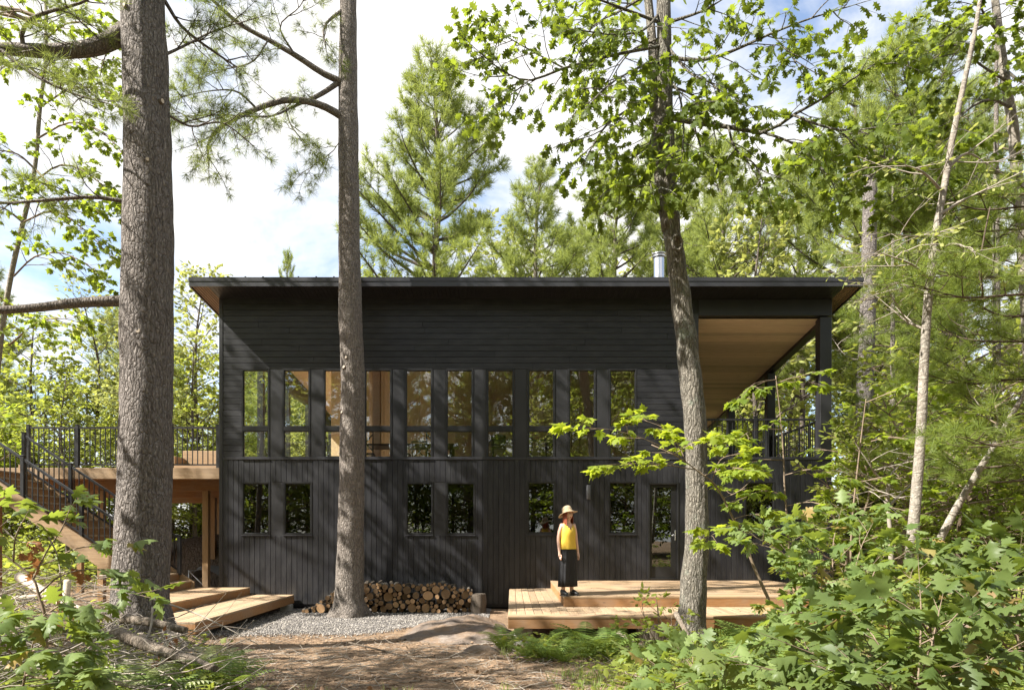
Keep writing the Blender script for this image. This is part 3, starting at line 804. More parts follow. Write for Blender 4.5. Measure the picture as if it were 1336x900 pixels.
# under the deck: a tarp over a frame, a heap of dark soil
tp=thing('tarp_cover',(-8.0,18.6,0),'grey tarp draped over a metal frame under the deck','tarp')
mb=MB(); vs=[]; n=16
for j in range(n):
    for i in range(n):
        u,v=i/(n-1),j/(n-1); x=-8.55+1.25*u; y=18.0+1.3*v
        vs.append((x,y,.92+.12*math.sin(u*5)*math.cos(v*4)-.7*max(0,abs(u-.5)*2-.72)**1.2*2-.35*max(0,.25-v)*2+.05*noise.noise(Vector((x*5,y*5,1)))))
mb.add(vs,[(j*n+i,j*n+i+1,(j+1)*n+i+1,(j+1)*n+i) for j in range(n-1) for i in range(n-1)],True); mb.build('cover',M['tarp'],tp)
mb=MB()
for a,b in (((-8.5,17.95,.05),(-8.5,17.95,.85)),((-8.5,17.95,.85),(-7.75,17.95,.1)),((-7.75,17.95,.1),(-7.45,17.95,.45)),((-8.5,17.95,.85),(-8.5,19.2,.8)),((-8.5,19.2,.8),(-7.4,19.2,.9)),((-8.5,19.2,.8),(-8.5,19.2,.03)),((-7.4,19.2,.9),(-7.4,19.2,.03))): mb.tube([a,b],.014,8)
mb.build('tube_frame',M['alu'],tp)
mb=MB(); vs=[]; n=24
for j in range(n):
    for i in range(n):
        u,v=i/(n-1)*2-1,j/(n-1)*2-1; x=-9.4+2.6*u; y=21.8+1.1*v; h=max(0,1-u*u*.6-v*v)
        vs.append((x,y,gz(x,y)-.1+1.9*h**.6+.12*noise.noise(Vector((x*2,y*2,3)))))
mb.add(vs,[(j*n+i,j*n+i+1,(j+1)*n+i+1,(j+1)*n+i) for j in range(n-1) for i in range(n-1)],True)
tag(mb.build('soil_heap',M['far_bark']),'dark heap of soil stored in the shade under the deck','soil heap')

# ------------------------------------------------------------------ stairs
st=thing('staircase',(-9.5,15.4,0),'timber staircase with black metal railings climbing left to the deck','stairs')
SX0,SY0,SY1=-7.6,14.45,16.2; RUN,RISE=.272,.18
for i in range(15):
    xr=SX0-RUN*i; z=.71+RISE*i
    mb=MB(); mb.box(xr-.14,xr+.015,SY0+.05,SY1-.05,z-.038,z,.005); mb.box(xr-.30,xr-.146,SY0+.05,SY1-.05,z-.038,z,.005); mb.build('tread',M['cedar_y'],st)
    mb=MB(); mb.box(xr-.025,xr-.003,SY0+.05,SY1-.05,z-RISE+.001,z-.039); mb.build('riser',M['cedar_red'],st)
for y in (SY0,SY1-.05):
    a=Vector((SX0+.05,y,.60)); b=Vector((SX0-RUN*15,y,.60+RISE*15.1))
    mb=MB(); vs=[]
    for yy in (y,y+.048):
        vs+=[(a.x+.02,yy,.50),(a.x+.02,yy,.68),(b.x,yy,b.z+.14),(b.x,yy,b.z-.22),(a.x-.3,yy,.50)]
    mb.add(vs,[(0,1,2,3,4),(9,8,7,6,5),(0,5,6,1),(1,6,7,2),(2,7,8,3),(3,8,9,4),(4,9,5,0)]); mb.build('stringer',M['cedar'],st)
sl=RISE/RUN
def stair_rail(y):
    xa=SX0-.25; xb=SX0-RUN*14.4; za=.71+.16; zb2=za+(xa-xb)*sl
    railing(st,(xa,y,za-.02),(xb,y,zb2-.02),h=.86,posts=(0,.36,.70,1),gap=.118,foot=.10)
stair_rail(SY0+.09); stair_rail(SY1-.09)
# landing platforms of the stairs
def platform(name,label,outline,ztop,th,board_ax,front_mat='cedar_red',pitch=.142):
    """deck with a four-sided outline (front-left, front-right, back-right, back-left)"""
    c=sum((Vector((*p,0)) for p in outline),Vector())/4
    t=thing(name,(c.x,c.y,ztop-th),label,'deck')
    fl,fr_,br,bl=[Vector((*p,0)) for p in outline]; mb=MB()
    if board_ax=='y':
        w=((fr_-fl).length+(br-bl).length)/2; n=max(1,round(w/pitch))
        for i in range(n):
            u0,u1=i/n,(i+1)/n; a,b,cc,d=fl.lerp(fr_,u0),fl.lerp(fr_,u1),bl.lerp(br,u1),bl.lerp(br,u0); e=(b-a).normalized()*.0035
            a=a+e;d=d+e;b=b-e;cc=cc-e
            mb.add([(p.x,p.y,z) for z in (ztop-.034,ztop) for p in (a,b,cc,d)],[(3,2,1,0),(4,5,6,7),(0,1,5,4),(1,2,6,5),(2,3,7,6),(3,0,4,7)])
        m=M['cedar_y']
    else:
        w=((bl-fl).length+(br-fr_).length)/2; n=max(1,round(w/pitch))
        for i in range(n):
            u0,u1=i/n,(i+1)/n; a,b,cc,d=fl.lerp(bl,u0),fr_.lerp(br,u0),fr_.lerp(br,u1),fl.lerp(bl,u1); e=(d-a).normalized()*.0035
            a=a+e;b=b+e;cc=cc-e;d=d-e
            mb.add([(p.x,p.y,z) for z in (ztop-.034,ztop) for p in (a,b,cc,d)],[(3,2,1,0),(4,5,6,7),(0,1,5,4),(1,2,6,5),(2,3,7,6),(3,0,4,7)])
        m=M['cedar']
    mb.build('decking',m,t)
    mb=MB(); zt,zb_=ztop-.0355,ztop-th
    P=[fl,fr_,br,bl]
    for a,b in ((0,1),(1,2),(2,3),(3,0)):
        p,q=P[a],P[b]; d=(q-p).normalized(); nrm=Vector((d.y,-d.x,0))
        mb.bar(Vector((p.x,p.y,(zt+zb_)/2))-nrm*.02+d*.002,Vector((q.x,q.y,(zt+zb_)/2))-nrm*.02-d*.044,.038,zt-zb_)
    mb.build('fascia',M[front_mat],t)
    for p in P:
        i=p+(c-p).normalized()*.35; i.z=0; g=gz(i.x,i.y)
        if zb_-g>.03: mb=MB(); mb.box(i.x-.12,i.x+.12,i.y-.12,i.y+.12,g-.1,zb_-.001,.01); mb.build('footing',M['concrete'],t)
    return t
zU,zL=.53,.355
platform('landing_deck','upper cedar landing at the foot of the stairs',[(-7.5,12.9),(-6.36,12.7),(-6.3,16.42),(-7.56,16.42)],zU,.18,'x')
platform('landing_deck','lower cedar landing beside the gravel, left of the firewood',[(-6.2,11.32),(-5.22,11.25),(-5.24,16.42),(-6.29,16.42)],zL,.20,'y',pitch=.125)
# entry decks in front of the door
ZU2,ZL2=wz(756.8),wz(767)
yu=FP*(EYE-ZU2)/(777.7-HZ); yl=FP*(EYE-ZL2)/(803.5-HZ)
xu=(735.4-CX)*yu/FP; xl=(662.5-CX)*yl/FP
def entry_deck(label,x0,x1,y0,y1,zt,bw,th):
    t=thing('entry_deck',((x0+x1)/2,y0,zt-th),label,'deck')
    mb=MB(); mb.box(x0,x1,y0,y0+bw,zt-.036,zt,.004); mb.box(x0,x1,y0+bw+.005,y0+2*bw,zt-.036,zt,.004); mb.build('front_board',M['cedar'],t)
    mb=MB(); x=x0; ys=y0+2*bw+.006
    while x<x1-.02:
        x2=min(x+.145,x1); k=y1
        mb.box(x+.004,x2-.004,ys,y1,zt-.036,zt,.004); x=x2
    mb.build('decking',M['cedar_y'],t)
    mb=MB(); mb.box(x0+.006,x1-.006,y0+.008,y0+.046,zt-th,zt-.0365,.004); mb.box(x0+.006,x0+.046,y0+.047,y1,zt-th,zt-.0365,.004); mb.box(x1-.046,x1-.006,y0+.047,y1,zt-th,zt-.0365,.004); mb.build('fascia',M['cedar_red'],t)
    return t
XE=at(1062,0,11).x
lowdk=entry_deck('wide lower cedar step of the entry deck, nearest the ferns',xl,XE+1.2,yl,YW-.06,ZL2,.14,.2)
for x in (xl+.25,2.2,4.2,6.0):
    for y in (yl+.3,YW-.8): mb=MB(); mb.box(x-.15,x+.15,y-.12,y+.12,gz(x,y)-.1,ZL2-.2,.01); mb.build('footing',M['concrete'],lowdk)
# upper deck: boards run along the wall, its right end cut off at an angle
XU=at(1000,0,YW).x
t=thing('entry_deck',((xu+XU)/2,yu,ZL2),'upper cedar platform under the black door where the woman stands','deck')
mb=MB(); y=yu; i=0
while y<YW-.07:
    y2=min(y+.143,YW-.06); f=(y-yu)/(YW-yu); xe=XU+.9*(1-f)*.9
    mb.box(xu+(.147 if i>1 else 0),xe,y+.003,y2-.003,ZU2-.036,ZU2,.004); y=y2; i+=1
mb.box(xu,xu+.142,yu+.29,YW-.06,ZU2-.036,ZU2,.004)
mb.build('decking',M['cedar'],t)
mb=MB(); mb.box(xu+.006,XU+.85,yu+.008,yu+.046,ZL2+.002,ZU2-.0365,.004); mb.box(xu+.006,xu+.046,yu+.048,YW-.06,ZL2+.002,ZU2-.0365,.004); mb.build('fascia',M['cedar_red'],t)

# ------------------------------------------------------------------ firewood
def log_mesh(r,L,seed,birch=False):
    rr=random.Random(seed); mb=MB(); n=18; ks=7
    pts=[Vector((rr.uniform(-.012,.012)*i,L*i/(ks-1),rr.uniform(-.008,.008)*i)) for i in range(ks)]
    sq=1+rr.uniform(-.1,.1); prof=[1+.05*noise.noise(Vector((math.cos(a)*1.3,math.sin(a)*1.3,seed))) for a in [2*math.pi*j/n for j in range(n)]]
    vs=[]
    for i,p in enumerate(pts):
        for j in range(n):
            a=2*math.pi*j/n; q=r*prof[j]*(1+.04*noise.noise(Vector((j*.7,i*.9,seed))))*(.96 if i in(0,ks-1) else 1)
            vs.append((p.x+q*math.cos(a)*sq,p.y,p.z+q*math.sin(a)/sq))
    fs=[(i*n+j,(i+1)*n+j,(i+1)*n+(j+1)%n,i*n+(j+1)%n) for i in range(ks-1) for j in range(n)]
    mb.add(vs,fs,True); mb.add(vs[(ks-1)*n:],[tuple(range(n-1,-1,-1))]); bark=mb.mesh('log_bark')
    mb=MB()
    for i,dy in ((0,-.001),):
        ring=[(v[0],v[1]+dy,v[2]) for v in vs[i*n:(i+1)*n]]
        ring=[(x*.965,y,z*.965) for x,y,z in ring]
        mb.add([(0,ring[0][1],0)]+ring,[(0,1+j,1+(j+1)%n) if i==0 else (0,1+(j+1)%n,1+j) for j in range(n)])
    return bark,mb.mesh('log_cut')
LOGV=[]
for i in range(14):
    LOGV.append((*log_mesh(1.0,1.0,i+1),))
def firewood():
    r=random.Random(21); C=[]; xl_,xr_=at(395,0,15.7).x,at(618,0,15.7).x
    def prof(x):
        return .05+.60*sst(xl_-.05,xl_+1.25,x)*(1-.22*sst(xr_-.7,xr_,x))+.06*noise.noise(Vector((x*2,0,0)))
    fails=0
    while fails<600 and len(C)<170:
        rad=r.choice((.035,.04,.04,.045,.045,.05,.05,.055,.055,.06,.06,.065,.07,.075,.085,.10,.12)) if len(C)>12 else r.choice((.06,.08,.11,.13))
        best=None
        for _ in range(60):
            x=r.uniform(xl_+rad,xr_-rad); z=rad
            for cx,cz,cr in C:
                d=abs(x-cx); s=rad+cr
                if d<s: z=max(z,cz+math.sqrt(s*s-d*d))
            if z+rad>prof(x)+.03: continue
            if best is None or z<best[1]: best=(x,z,rad)
        if best is None: fails+=1; continue
        x,z,rad=best
        C.append((x,z,rad*.985))
    top={}
    for i,(x,z,rad) in enumerate(C):
        y=15.55+r.uniform(-.10,.12); L=r.uniform(.40,.48)
        high=z+rad>prof(x)-.1; birch=r.random()<(.45 if high else .08)
        b,c=LOGV[i%len(LOGV)]
        e=thing('firewood_log',(0,0,0),'pale birch log on the firewood stack against the black wall' if birch else 'brown cut log stacked in the firewood row against the black wall','log','birch logs in the firewood stack' if birch else 'brown logs in the firewood stack')
        o=bpy.data.objects.new('bark',b.copy() if birch else b); COL.objects.link(o); o.parent=e
        if birch: o.data.materials.clear(); o.data.materials.append(M['birch_bark'])
        o2=bpy.data.objects.new('cut_end',c); COL.objects.link(o2); o2.parent=e
        for k in (o,o2): k.scale=(rad,L,rad); k.rotation_euler=(0,r.uniform(0,6.28),0)
        e.location=(x,y,z+.015); e.rotation_euler=(r.uniform(-.05,.08) if z>rad*1.5 else 0,0,r.uniform(-.28,.28) if high else r.uniform(-.09,.09))
    return C
for b,c in LOGV: b.materials.append(M['dead_log']); c.materials.append(M['cut'])
FW=firewood()
# upright chunk at the right end, pieces thrown on top
def chunk(x,y,z,r,h,label,tilt=(0,0,0)):
    e=thing('log_chunk',(0,0,0),label,'log'); b,c=LOGV[3]
    for nm,me in (('bark',b),('cut_end',c)):
        o=bpy.data.objects.new(nm,me); COL.objects.link(o); o.parent=e; o.scale=(r,h,r); o.rotation_euler=(math.pi/2,0,0)
    e.location=(x,y,z); e.rotation_euler=tilt
chunk(at(624,0,15.5).x,15.55,gz(-.7,15.5)-.01,.185,.46,'upright log section standing at the right end of the firewood')

# ------------------------------------------------------------------ rock
def rock(name,label,c,size,seed,mat,cut=.35):
    bm=bmesh.new(); bmesh.ops.create_icosphere(bm,subdivisions=5,radius=1)
    for v in bm.verts:
        p=v.co.copy(); d=.22*noise.noise(p*1.2+Vector((seed,0,0)))+.09*noise.noise(p*3+Vector((0,seed,0)))+.03*noise.noise(p*9)
        p*=1+d; v.co=Vector((p.x*size[0],p.y*size[1],max(p.z,-cut)*size[2]))
    me=bpy.data.meshes.new(name); bm.to_mesh(me); bm.free()
    me.polygons.foreach_set('use_smooth',np.ones(len(me.polygons),bool))
    o=link(name,me,mat,None,c); tag(o,label,'rock'); return o
def m_rock(name,a,b,c):
    t=NT(name); v=t.coords(); n1=t.noise(v,2.2,7,.65,.4); n2=t.noise(t.coords((3,3,14)),3,6,.7); n3=t.noise(v,30,4,.7)
    col=t.ramp(n1,[(.3,a),(.55,b),(.75,c)]); col=t.mixc(t.ramp(n2,[(.35,.5),(.55,0.0)]),col,[x*.5 for x in a])
    n4=t.noise(v,1.6,5,.7); col=t.mixc(t.ramp(n4,[(.46,0.0),(.6,.8)]),col,(.20,.135,.085))
    return t.done(col,.9,t.bump(t.math('ADD',n2,t.math('MULTIPLY',n3,.5)),.7,.03),.2)
M['rock']=m_rock('grey_brown_bedrock',(.10,.078,.062),(.20,.16,.13),(.31,.265,.225))
def bedrock():
    vs=[];n=60;m=60;c=(-.95,12.5)
    for jj in range(m):
        for ii in range(n):
            u,v=ii/(n-1)*2-1,jj/(m-1)*2-1; x=c[0]+1.15*u; y=c[1]+1.75*v
            q=Vector((u,v,0)); rr_=math.hypot(u,v)+.22*noise.noise(Vector((u*1.7,v*1.7,2)))
            h=max(0,1-rr_*rr_); z=gz(x,y)-.05+.29*h**.8*(1+.25*noise.noise(Vector((x*1.4,y*1.4,6))))*(.75+.25*sst(-1,.6,v))
            z+=h**.5*(.035*noise.noise(Vector((x*4,y*2.4,1)))+.018*noise.noise(Vector((x*14,y*4,3))))
            vs.append((x,y,z))
    mb=MB(); mb.add(vs,[(b*n+a,b*n+a+1,(b+1)*n+a+1,(b+1)*n+a) for b in range(m-1) for a in range(n-1)],True)
    tag(mb.build('bedrock',M['rock']),'broad grey-brown bedrock hump between the gravel and the cedar steps','rock')
bedrock()
rock('rock','small flat pale rock half buried in the dirt path',(-.45,9.35,gz(-.45,9.35)-.02),(.27,.2,.14),8,M['rock'])
rock('rock','low rock among the ferns at the corner of the lower step',(-.12,10.3,gz(-.1,10.3)-.03),(.2,.2,.12),11,M['rock'])
rock('boulder','pale boulder glimpsed behind the big oak shrub on the right',(6.6,9.6,gz(6.6,9.6)),(1.0,.6,.5),17,M['rock'])
# ------------------------------------------------------------------ the three big trunks
def lumpy_trunk(name, rows, Y, mat, parent, seed, zext=0, r_end=.05, segs=40, per=.07, amp=.035, lean=(0,0), ridges=.02):
    """rows: (py, centre px, width px)"""
    P=[];W=[]
    for py,cx,w in rows:
        P.append(at(cx,py,Y)); W.append(w*Y/FP/2)
    order=sorted(range(len(P)),key=lambda i:P[i].z); P=[P[i] for i in order]; W=[W[i] for i in order]
    P.insert(0,P[0]+Vector((0,0,-.35))); W.insert(0,W[0]*1.22)
    if zext:
        d=(P[-1]-P[-3]).normalized(); d=Vector((d.x*.6+lean[0],lean[1],1)).normalized(); z0=P[-1].z; n=4; p0=P[-1].copy(); w0=W[-1]
        for i in range(1,n+1): P.append(p0+d*((zext-z0)*i/n)); W.append(w0+(r_end-w0)*i/n)
    zs=[p.z for p in P]; n=int((zs[-1]-zs[0])/per); vs=[]
    for k in range(n+1):
        z=zs[0]+(zs[-1]-zs[0])*k/n; i=max(j for j in range(len(zs)-1) if zs[j]<=z+1e-6); u=(z-zs[i])/(zs[i+1]-zs[i]); us=u*u*(3-2*u)
        c=P[i].lerp(P[i+1],us); w=W[i]+(W[i+1]-W[i])*us
        for j in range(segs):
            a=2*math.pi*j/segs; ca,sa=math.cos(a),math.sin(a)
            r=w*(1+amp*noise.noise(Vector((ca*1.6+seed,sa*1.6,z*1.3)))+amp*.7*noise.noise(Vector((ca*3,sa*3+seed,z*3.2)))+ridges*noise.noise(Vector((ca*9+seed,sa*9,z*2.2)))*2)
            fl=max(0,1-(z-zs[0]-.3)/.5)
            r*=1+.34*fl**1.5*(.55+.45*math.cos(a*4+seed)+.35*math.cos(a*7+seed*2))
            vs.append((c.x+r*ca,c.y+r*sa,z))
    mb=MB(); mb.add(vs,[(k*segs+j,k*segs+(j+1)%segs,(k+1)*segs+(j+1)%segs,(k+1)*segs+j) for k in range(n) for j in range(segs)],True)
    o=mb.build(name,mat,parent)
    return o,P,W
def scar(parent,c,nrm,r):                         # a sawn-off branch stub on a trunk
    c=Vector(c); n=Vector(nrm).normalized(); mb=MB(); mb.tube([c-n*.05,c+n*.018],[r*1.25,r*1.02],10)
    o=mb.build('branch_scar',M['dead_log'],parent)
    mb=MB(); x=n.cross(Vector((0,0,1))).normalized(); y=n.cross(x); p=c+n*.0195
    mb.add([p]+[p+(x*math.cos(a)*.75+y*math.sin(a))*r*.95 for a in [k*.628 for k in range(10)]],[(0,1+(k+1)%10,1+k) for k in range(10)]); mb.build('cut_face',M['pale_log'],o)

def limb_px(pts, Y0, Y1, n=10):
    k=len(pts)-1
    return smooth_path([at(p[0],p[1],Y0+(Y1-Y0)*i/k) for i,p in enumerate(pts)],n)
NEEDLE_LV=[dict(gap=.20,t0=.12,len=(.75,.40),ang=50,flat=.45,up=.1,wob=.2,seg=4,r=.012),dict(gap=.17,t0=.25,len=(.26,.15),ang=45,flat=.3,up=.15,wob=.2,seg=3,r=.005)]
def leaf_part(parent,name,tmpl,twigs,rg_,rs_,per_m,size,mat,spread=.8,t0=.15,nj=.5,drop=0.0,tips=1,jit=.02):
    P,D=sites(twigs,rg_,per_m,t0,spread,jit,tips); D=D+np.array([0,0,-drop])
    S=rs_.uniform(size[0],size[1],len(P))
    return scatter(name,tmpl,P,D,up_normals(len(P),rs_,nj),S,mat,rs_,parent)

def boughs(T,limbs,rg_,lv,mat,dead=()):
    out=[]
    for l in limbs:
        tb,tw_=grow([l],rg_,lv); tubes_mb(tb).build('branch',M[mat],T); out+=tw_
    for l in dead: tubes_mb([l]).build('branch',M[mat],T)
    return out
# tree 1: the big pine left
r1=random.Random(11); s1=np.random.RandomState(11)
Y1=10.0
T1=thing('pine_tree',at(185,815,Y1),'thickest pine trunk standing in front of the wooden stairs at left','tree')
rows1=[(818,183,76),(780,183,69),(700,186,66),(600,189.5,64),(500,191,62),(400,191.5,62),(300,193,60),(200,193,56),(100,189.5,54),(0,186,52),(-60,184,51)]
o,P,W=lumpy_trunk('trunk',rows1,Y1,M['pine_bark'],T1,1.0,21,.08)
for px,py,r_ in ((177,27,.035),(206,222,.03),(218,140,.035),(196,440,.035),(222,318,.025),(204,398,.02)):
    q=at(px,py,Y1); cx=at(191,py,Y1).x; dx_=(q.x-cx); rad=.335
    dx_=max(-rad*.95,min(rad*.95,dx_)); ny=-math.sqrt(max(0,rad*rad-dx_*dx_)); scar(T1,(cx+dx_*.97,Y1+ny*.97,q.z),(dx_,ny,.02),r_)
L1=[(limb_px([(168,38),(140,55),(112,64),(60,67),(0,64),(-80,72),(-200,60)],10,9.3,16),.135,.05),
    (limb_px([(33,66),(28,46),(40,25),(68,14),(105,4),(150,-20)],9.6,9.2),.045,.015),
    (limb_px([(170,264),(120,257),(60,261),(0,265),(-90,262)],9.9,9.3),.032,.015),
    (limb_px([(166,392),(100,395),(40,402),(-60,408)],10.0,9.5),.085,.05),
    (limb_px([(214,0),(240,38),(290,75),(310,88)],10.2,10.8),.032,.008),
    (limb_px([(214,72),(240,60),(280,40),(330,25)],10.2,11),.024,.008),
    (limb_px([(0,64),(40,95),(90,120),(140,135)],9.5,9.0),.03,.01),
    (limb_px([(219,150),(250,165),(290,160),(330,190)],10.2,11.2),.02,.008)]
tw=boughs(T1,L1[:3]+L1[4:],r1,NEEDLE_LV,'pine_bark2',L1[3:4])
leaf_part(T1,'needles',T_TUFT_MID,tw,r1,s1,13,(.85,1.3),M['needle_top'],.7,.3)
# crown above
def crown_limbs(P0,zb,zt,Rm,r,step=.7,per=4,el=.15,up=.4,p=.7,nseg=7,sides=None):
    out=[]; z=zb; a=r.uniform(0,6)
    while z<zt-.4:
        u=(z-zb)/(zt-zb); L=Rm*((1-u)**p)*min(1,.55+u*2.2)
        for k in range(per):
            a+=2.4+r.uniform(-.4,.4)
            if r.random()<.12: continue
            l=max(.5,L*r.uniform(.5,1.25)); e=el+.5*u+r.uniform(-.1,.1)
            c=P0(z)
            out.append((shoot(c,(math.cos(a),math.sin(a),e),l,nseg,r,.13,up),.018*l+.012,.008))
        z+=step*r.uniform(.8,1.2)
    return out
def on_axis(P):
    zs=[p.z for p in P]
    def f(z):
        z=min(max(z,zs[0]),zs[-1]-1e-4); i=max(j for j in range(len(zs)-1) if zs[j]<=z); return P[i].lerp(P[i+1],(z-zs[i])/(zs[i+1]-zs[i]))
    return f
CANOPY_LV=[dict(gap=.30,t0=.25,len=(1.0,.55),ang=50,flat=.7,up=.2,wob=.18,seg=4,r=.012)]
lim=crown_limbs(on_axis(P),10.6,21,3.4,r1)
tb_,tw=grow(lim,r1,CANOPY_LV); tubes_mb(tb_,5).build('upper_branches',M['pine_bark2'],T1)
leaf_part(T1,'upper_needles',T_TUFT,tw,r1,s1,2.6,(1.3,1.8),M['needle_top'],.6,.3)

# tree 2: the slimmer pine by the firewood
r2=random.Random(12); s2=np.random.RandomState(12); Y2=15.0
T2=thing('pine_tree',at(455,805,Y2),'straight slim pine trunk in the gravel in front of the firewood stack','tree')
rows2=[(806,455,46),(780,455.5,38),(700,457.5,33.5),(600,459,32),(500,460,31),(400,457,29.5),(300,455.5,27),(200,454.5,26),(100,454,24),(0,454,21),(-60,454,20)]
o,P,W=lumpy_trunk('trunk',rows2,Y2,M['pine_bark2'],T2,5.0,22,.06,36,.07,.05)
for px,py,r_ in ((452,482,.04),(472,512,.035),(467,540,.03),(455,470,.03),(449,540,.03),(463,498,.03),(441,380,.05),(442,403,.04),(466,610,.03)):
    q=at(px,py,Y2); cx=at(458,py,Y2).x; rad=.25; dx_=max(-rad*.97,min(rad*.97,q.x-cx)); ny=-math.sqrt(max(0,rad*rad-dx_*dx_)); scar(T2,(cx+dx_,Y2+ny,q.z),(dx_,ny,.3*rad),r_)
L2=[(limb_px([(446,152),(425,140),(400,132),(370,131),(335,142),(300,158),(280,172),(271,190),(272,216)],14.9,13.4,16),.085,.016),
    (limb_px([(446,107),(420,95),(385,72),(350,52),(315,33),(280,3),(250,-30)],14.9,14.0,14),.075,.025),
    (limb_px([(446,14),(428,28),(422,42),(425,62)],14.9,14.4),.05,.012),
    (limb_px([(444,106),(420,122),(398,133)],14.9,14.6),.06,.04),
    (limb_px([(395,132),(360,150),(330,152),(290,150),(232,152)],14.6,13.2),.03,.008),
    (limb_px([(370,131),(378,160),(390,178),(398,192)],14.5,14.0),.018,.006),
    (limb_px([(335,142),(310,120),(280,118),(240,125)],14.2,13.2),.025,.008),
    (limb_px([(300,158),(270,160),(240,150),(222,140)],13.9,13.0),.02,.006),
    (limb_px([(350,52),(330,80),(295,90),(255,95)],14.4,13.4),.022,.006),
    (limb_px([(385,72),(365,35),(390,10),(400,-10)],14.6,14.2),.022,.008),
    (limb_px([(446,152),(440,190),(410,215),(395,225)],14.9,14.2),.014,.006)]
tw=boughs(T2,L2,r2,[dict(gap=.24,t0=.3,len=(.85,.55),ang=50,flat=.35,up=-.12,wob=.22,seg=4,r=.012),dict(gap=.16,t0=.25,len=(.30,.18),ang=45,flat=.3,up=.1,wob=.22,seg=3,r=.005)],'pine_bark2')
leaf_part(T2,'needles',T_TUFT_MID,tw,r2,s2,12,(.9,1.35),M['needle_top'],.7,.3)
lim=crown_limbs(on_axis(P),14.6,22.5,3.2,r2)
tb_,tw=grow(lim,r2,CANOPY_LV); tubes_mb(tb_,5).build('upper_branches',M['pine_bark2'],T2)
leaf_part(T2,'upper_needles',T_TUFT,tw,r2,s2,3,(1.3,1.8),M['needle_top'],.6,.3)

# tree 3: the leaning oak at the entry deck
r3=random.Random(13); s3=np.random.RandomState(13); Y3=10.45
T3=thing('oak_tree',at(900,832,Y3),'leaning oak with lichen on its ridged trunk in front of the entry deck','tree')
rows3=[(836,901,45),(815,902,38),(767,905,33),(700,909.5,31),(650,909.5,28.5),(600,908.5,27.5),(563,907,28.5),(535,906,28),(507,903,28.5),(450,896,27),(393,889,26),(345,883,24),(300,876.5,21.5),(211,871,20),(127,867.5,19.5),(60,866.5,19),(0,866,18),(-60,864,17)]
o,P,W=lumpy_trunk('trunk',rows3,Y3,M['oak_bark'],T3,9.0,17,.05,36,.06,.06,(0,0),.03)
mb=MB(); mb.tube(smooth_path([at(872,300,Y3-.03),at(862,240,Y3),at(856,160,Y3+.05),at(853,90,Y3+.1),at(848,20,Y3+.2),at(838,-60,Y3+.3)],20),[.10-.0022*i for i in range(21)],14,lump=.1); mb.build('second_stem',M['oak_bark'],T3)
q=at(883,318,Y3-.14); mb=MB()                      # the old knot hole
ring=[]
for k in range(14):
    a=2*math.pi*k/14; ring.append((q.x+.075*math.cos(a),q.y-.03+.02*math.cos(a),q.z+.11*math.sin(a)))
mb.tube(ring+[ring[0]],[.025]*15,8); mb.build('knot_rim',M['oak_bark'],T3)
mb=MB(); mb.add([(q.x+.07*math.cos(a),q.y-.005,q.z+.1*math.sin(a)) for a in [2*math.pi*k/14 for k in range(14)]],[tuple(range(13,-1,-1))]); mb.build('knot_hole',M['dead_log'],T3)
def L3(pts,ya,yb,r0=.03,r1=.008): return (limb_px(pts,ya,yb,12),r0,r1)
lim3=[L3([(862,60),(800,72),(736,89),(690,105),(655,92),(628,70)],10.4,9.6),
 L3([(736,89),(700,70),(668,52),(650,40)],10.1,9.7,.014,.006),
 L3([(690,105),(665,125),(640,140)],9.9,9.6,.012,.005),
 L3([(864,120),(825,140),(790,165),(765,205)],10.4,9.4),
 L3([(866,170),(840,195),(815,215),(800,245)],10.4,9.6),
 L3([(866,150),(850,180),(845,220),(850,245)],10.3,9.2,.02),
 L3([(862,30),(815,12),(770,-5),(735,-20)],10.4,9.8),
 L3([(858,80),(830,90),(795,110),(775,130)],10.4,9.0,.025),
 L3([(858,20),(838,40),(800,45),(760,40)],10.4,9.2,.025),
 L3([(860,50),(830,62),(812,80),(800,100)],10.4,11.4,.02),
 L3([(870,100),(885,120),(892,160),(890,200)],10.3,9.2,.02),
 L3([(872,152),(904,160),(950,165),(997,173),(1035,150),(1073,129),(1110,105),(1144,82)],10.4,9.0,.045,.008),
 L3([(997,173),(1030,185),(1060,205),(1080,230)],9.7,9.0,.02),
 L3([(950,165),(960,195),(985,215),(1000,250)],9.9,9.4,.018),
 L3([(1035,150),(1075,165),(1110,170),(1150,165)],9.5,8.8,.02),
 L3([(868,75),(920,78),(966,62),(1006,44),(1055,25),(1110,8)],10.4,9.2,.035,.008),
 L3([(870,30),(915,15),(950,-5)],10.4,9.8,.03),
 L3([(870,60),(900,95),(930,110),(945,130)],10.4,9.4,.025),
 L3([(868,110),(905,125),(925,150),(935,185)],10.4,11.2,.025),
 L3([(1006,44),(1030,70),(1040,85)],9.8,9.4,.012),
 L3([(904,160),(915,200),(905,235)],10.2,9.8,.015)]
OAK_LV=[dict(gap=.19,t0=.12,len=(.75,.5),ang=52,flat=.5,up=-.15,wob=.2,seg=4,r=.010),dict(gap=.17,t0=.3,len=(.34,.26),ang=48,flat=.4,up=-.1,wob=.2,seg=3,r=.004)]
tw=boughs(T3,lim3,r3,OAK_LV,'oak_bark')
leaf_part(T3,'leaves',[T_OAK,T_OAK2,T_OAKBIG],tw,r3,s3,12,(.105,.16),M['oak'],1.1,.15,.7,.3,2)
lim=crown_limbs(on_axis(P),10.2,17,3.6,r3,.6,4,.3,.2,.5)
tb_,tw=grow(lim,r3,[dict(gap=.4,t0=.3,len=(1.0,.6),ang=50,flat=.5,up=0,wob=.2,seg=4,r=.012)]); tubes_mb(tb_,5).build('upper_branches',M['oak_bark'],T3)
leaf_part(T3,'upper_leaves',[T_LEAF],tw,r3,s3,6,(.2,.28),M['oak'],1.0,.2,.6,.2)

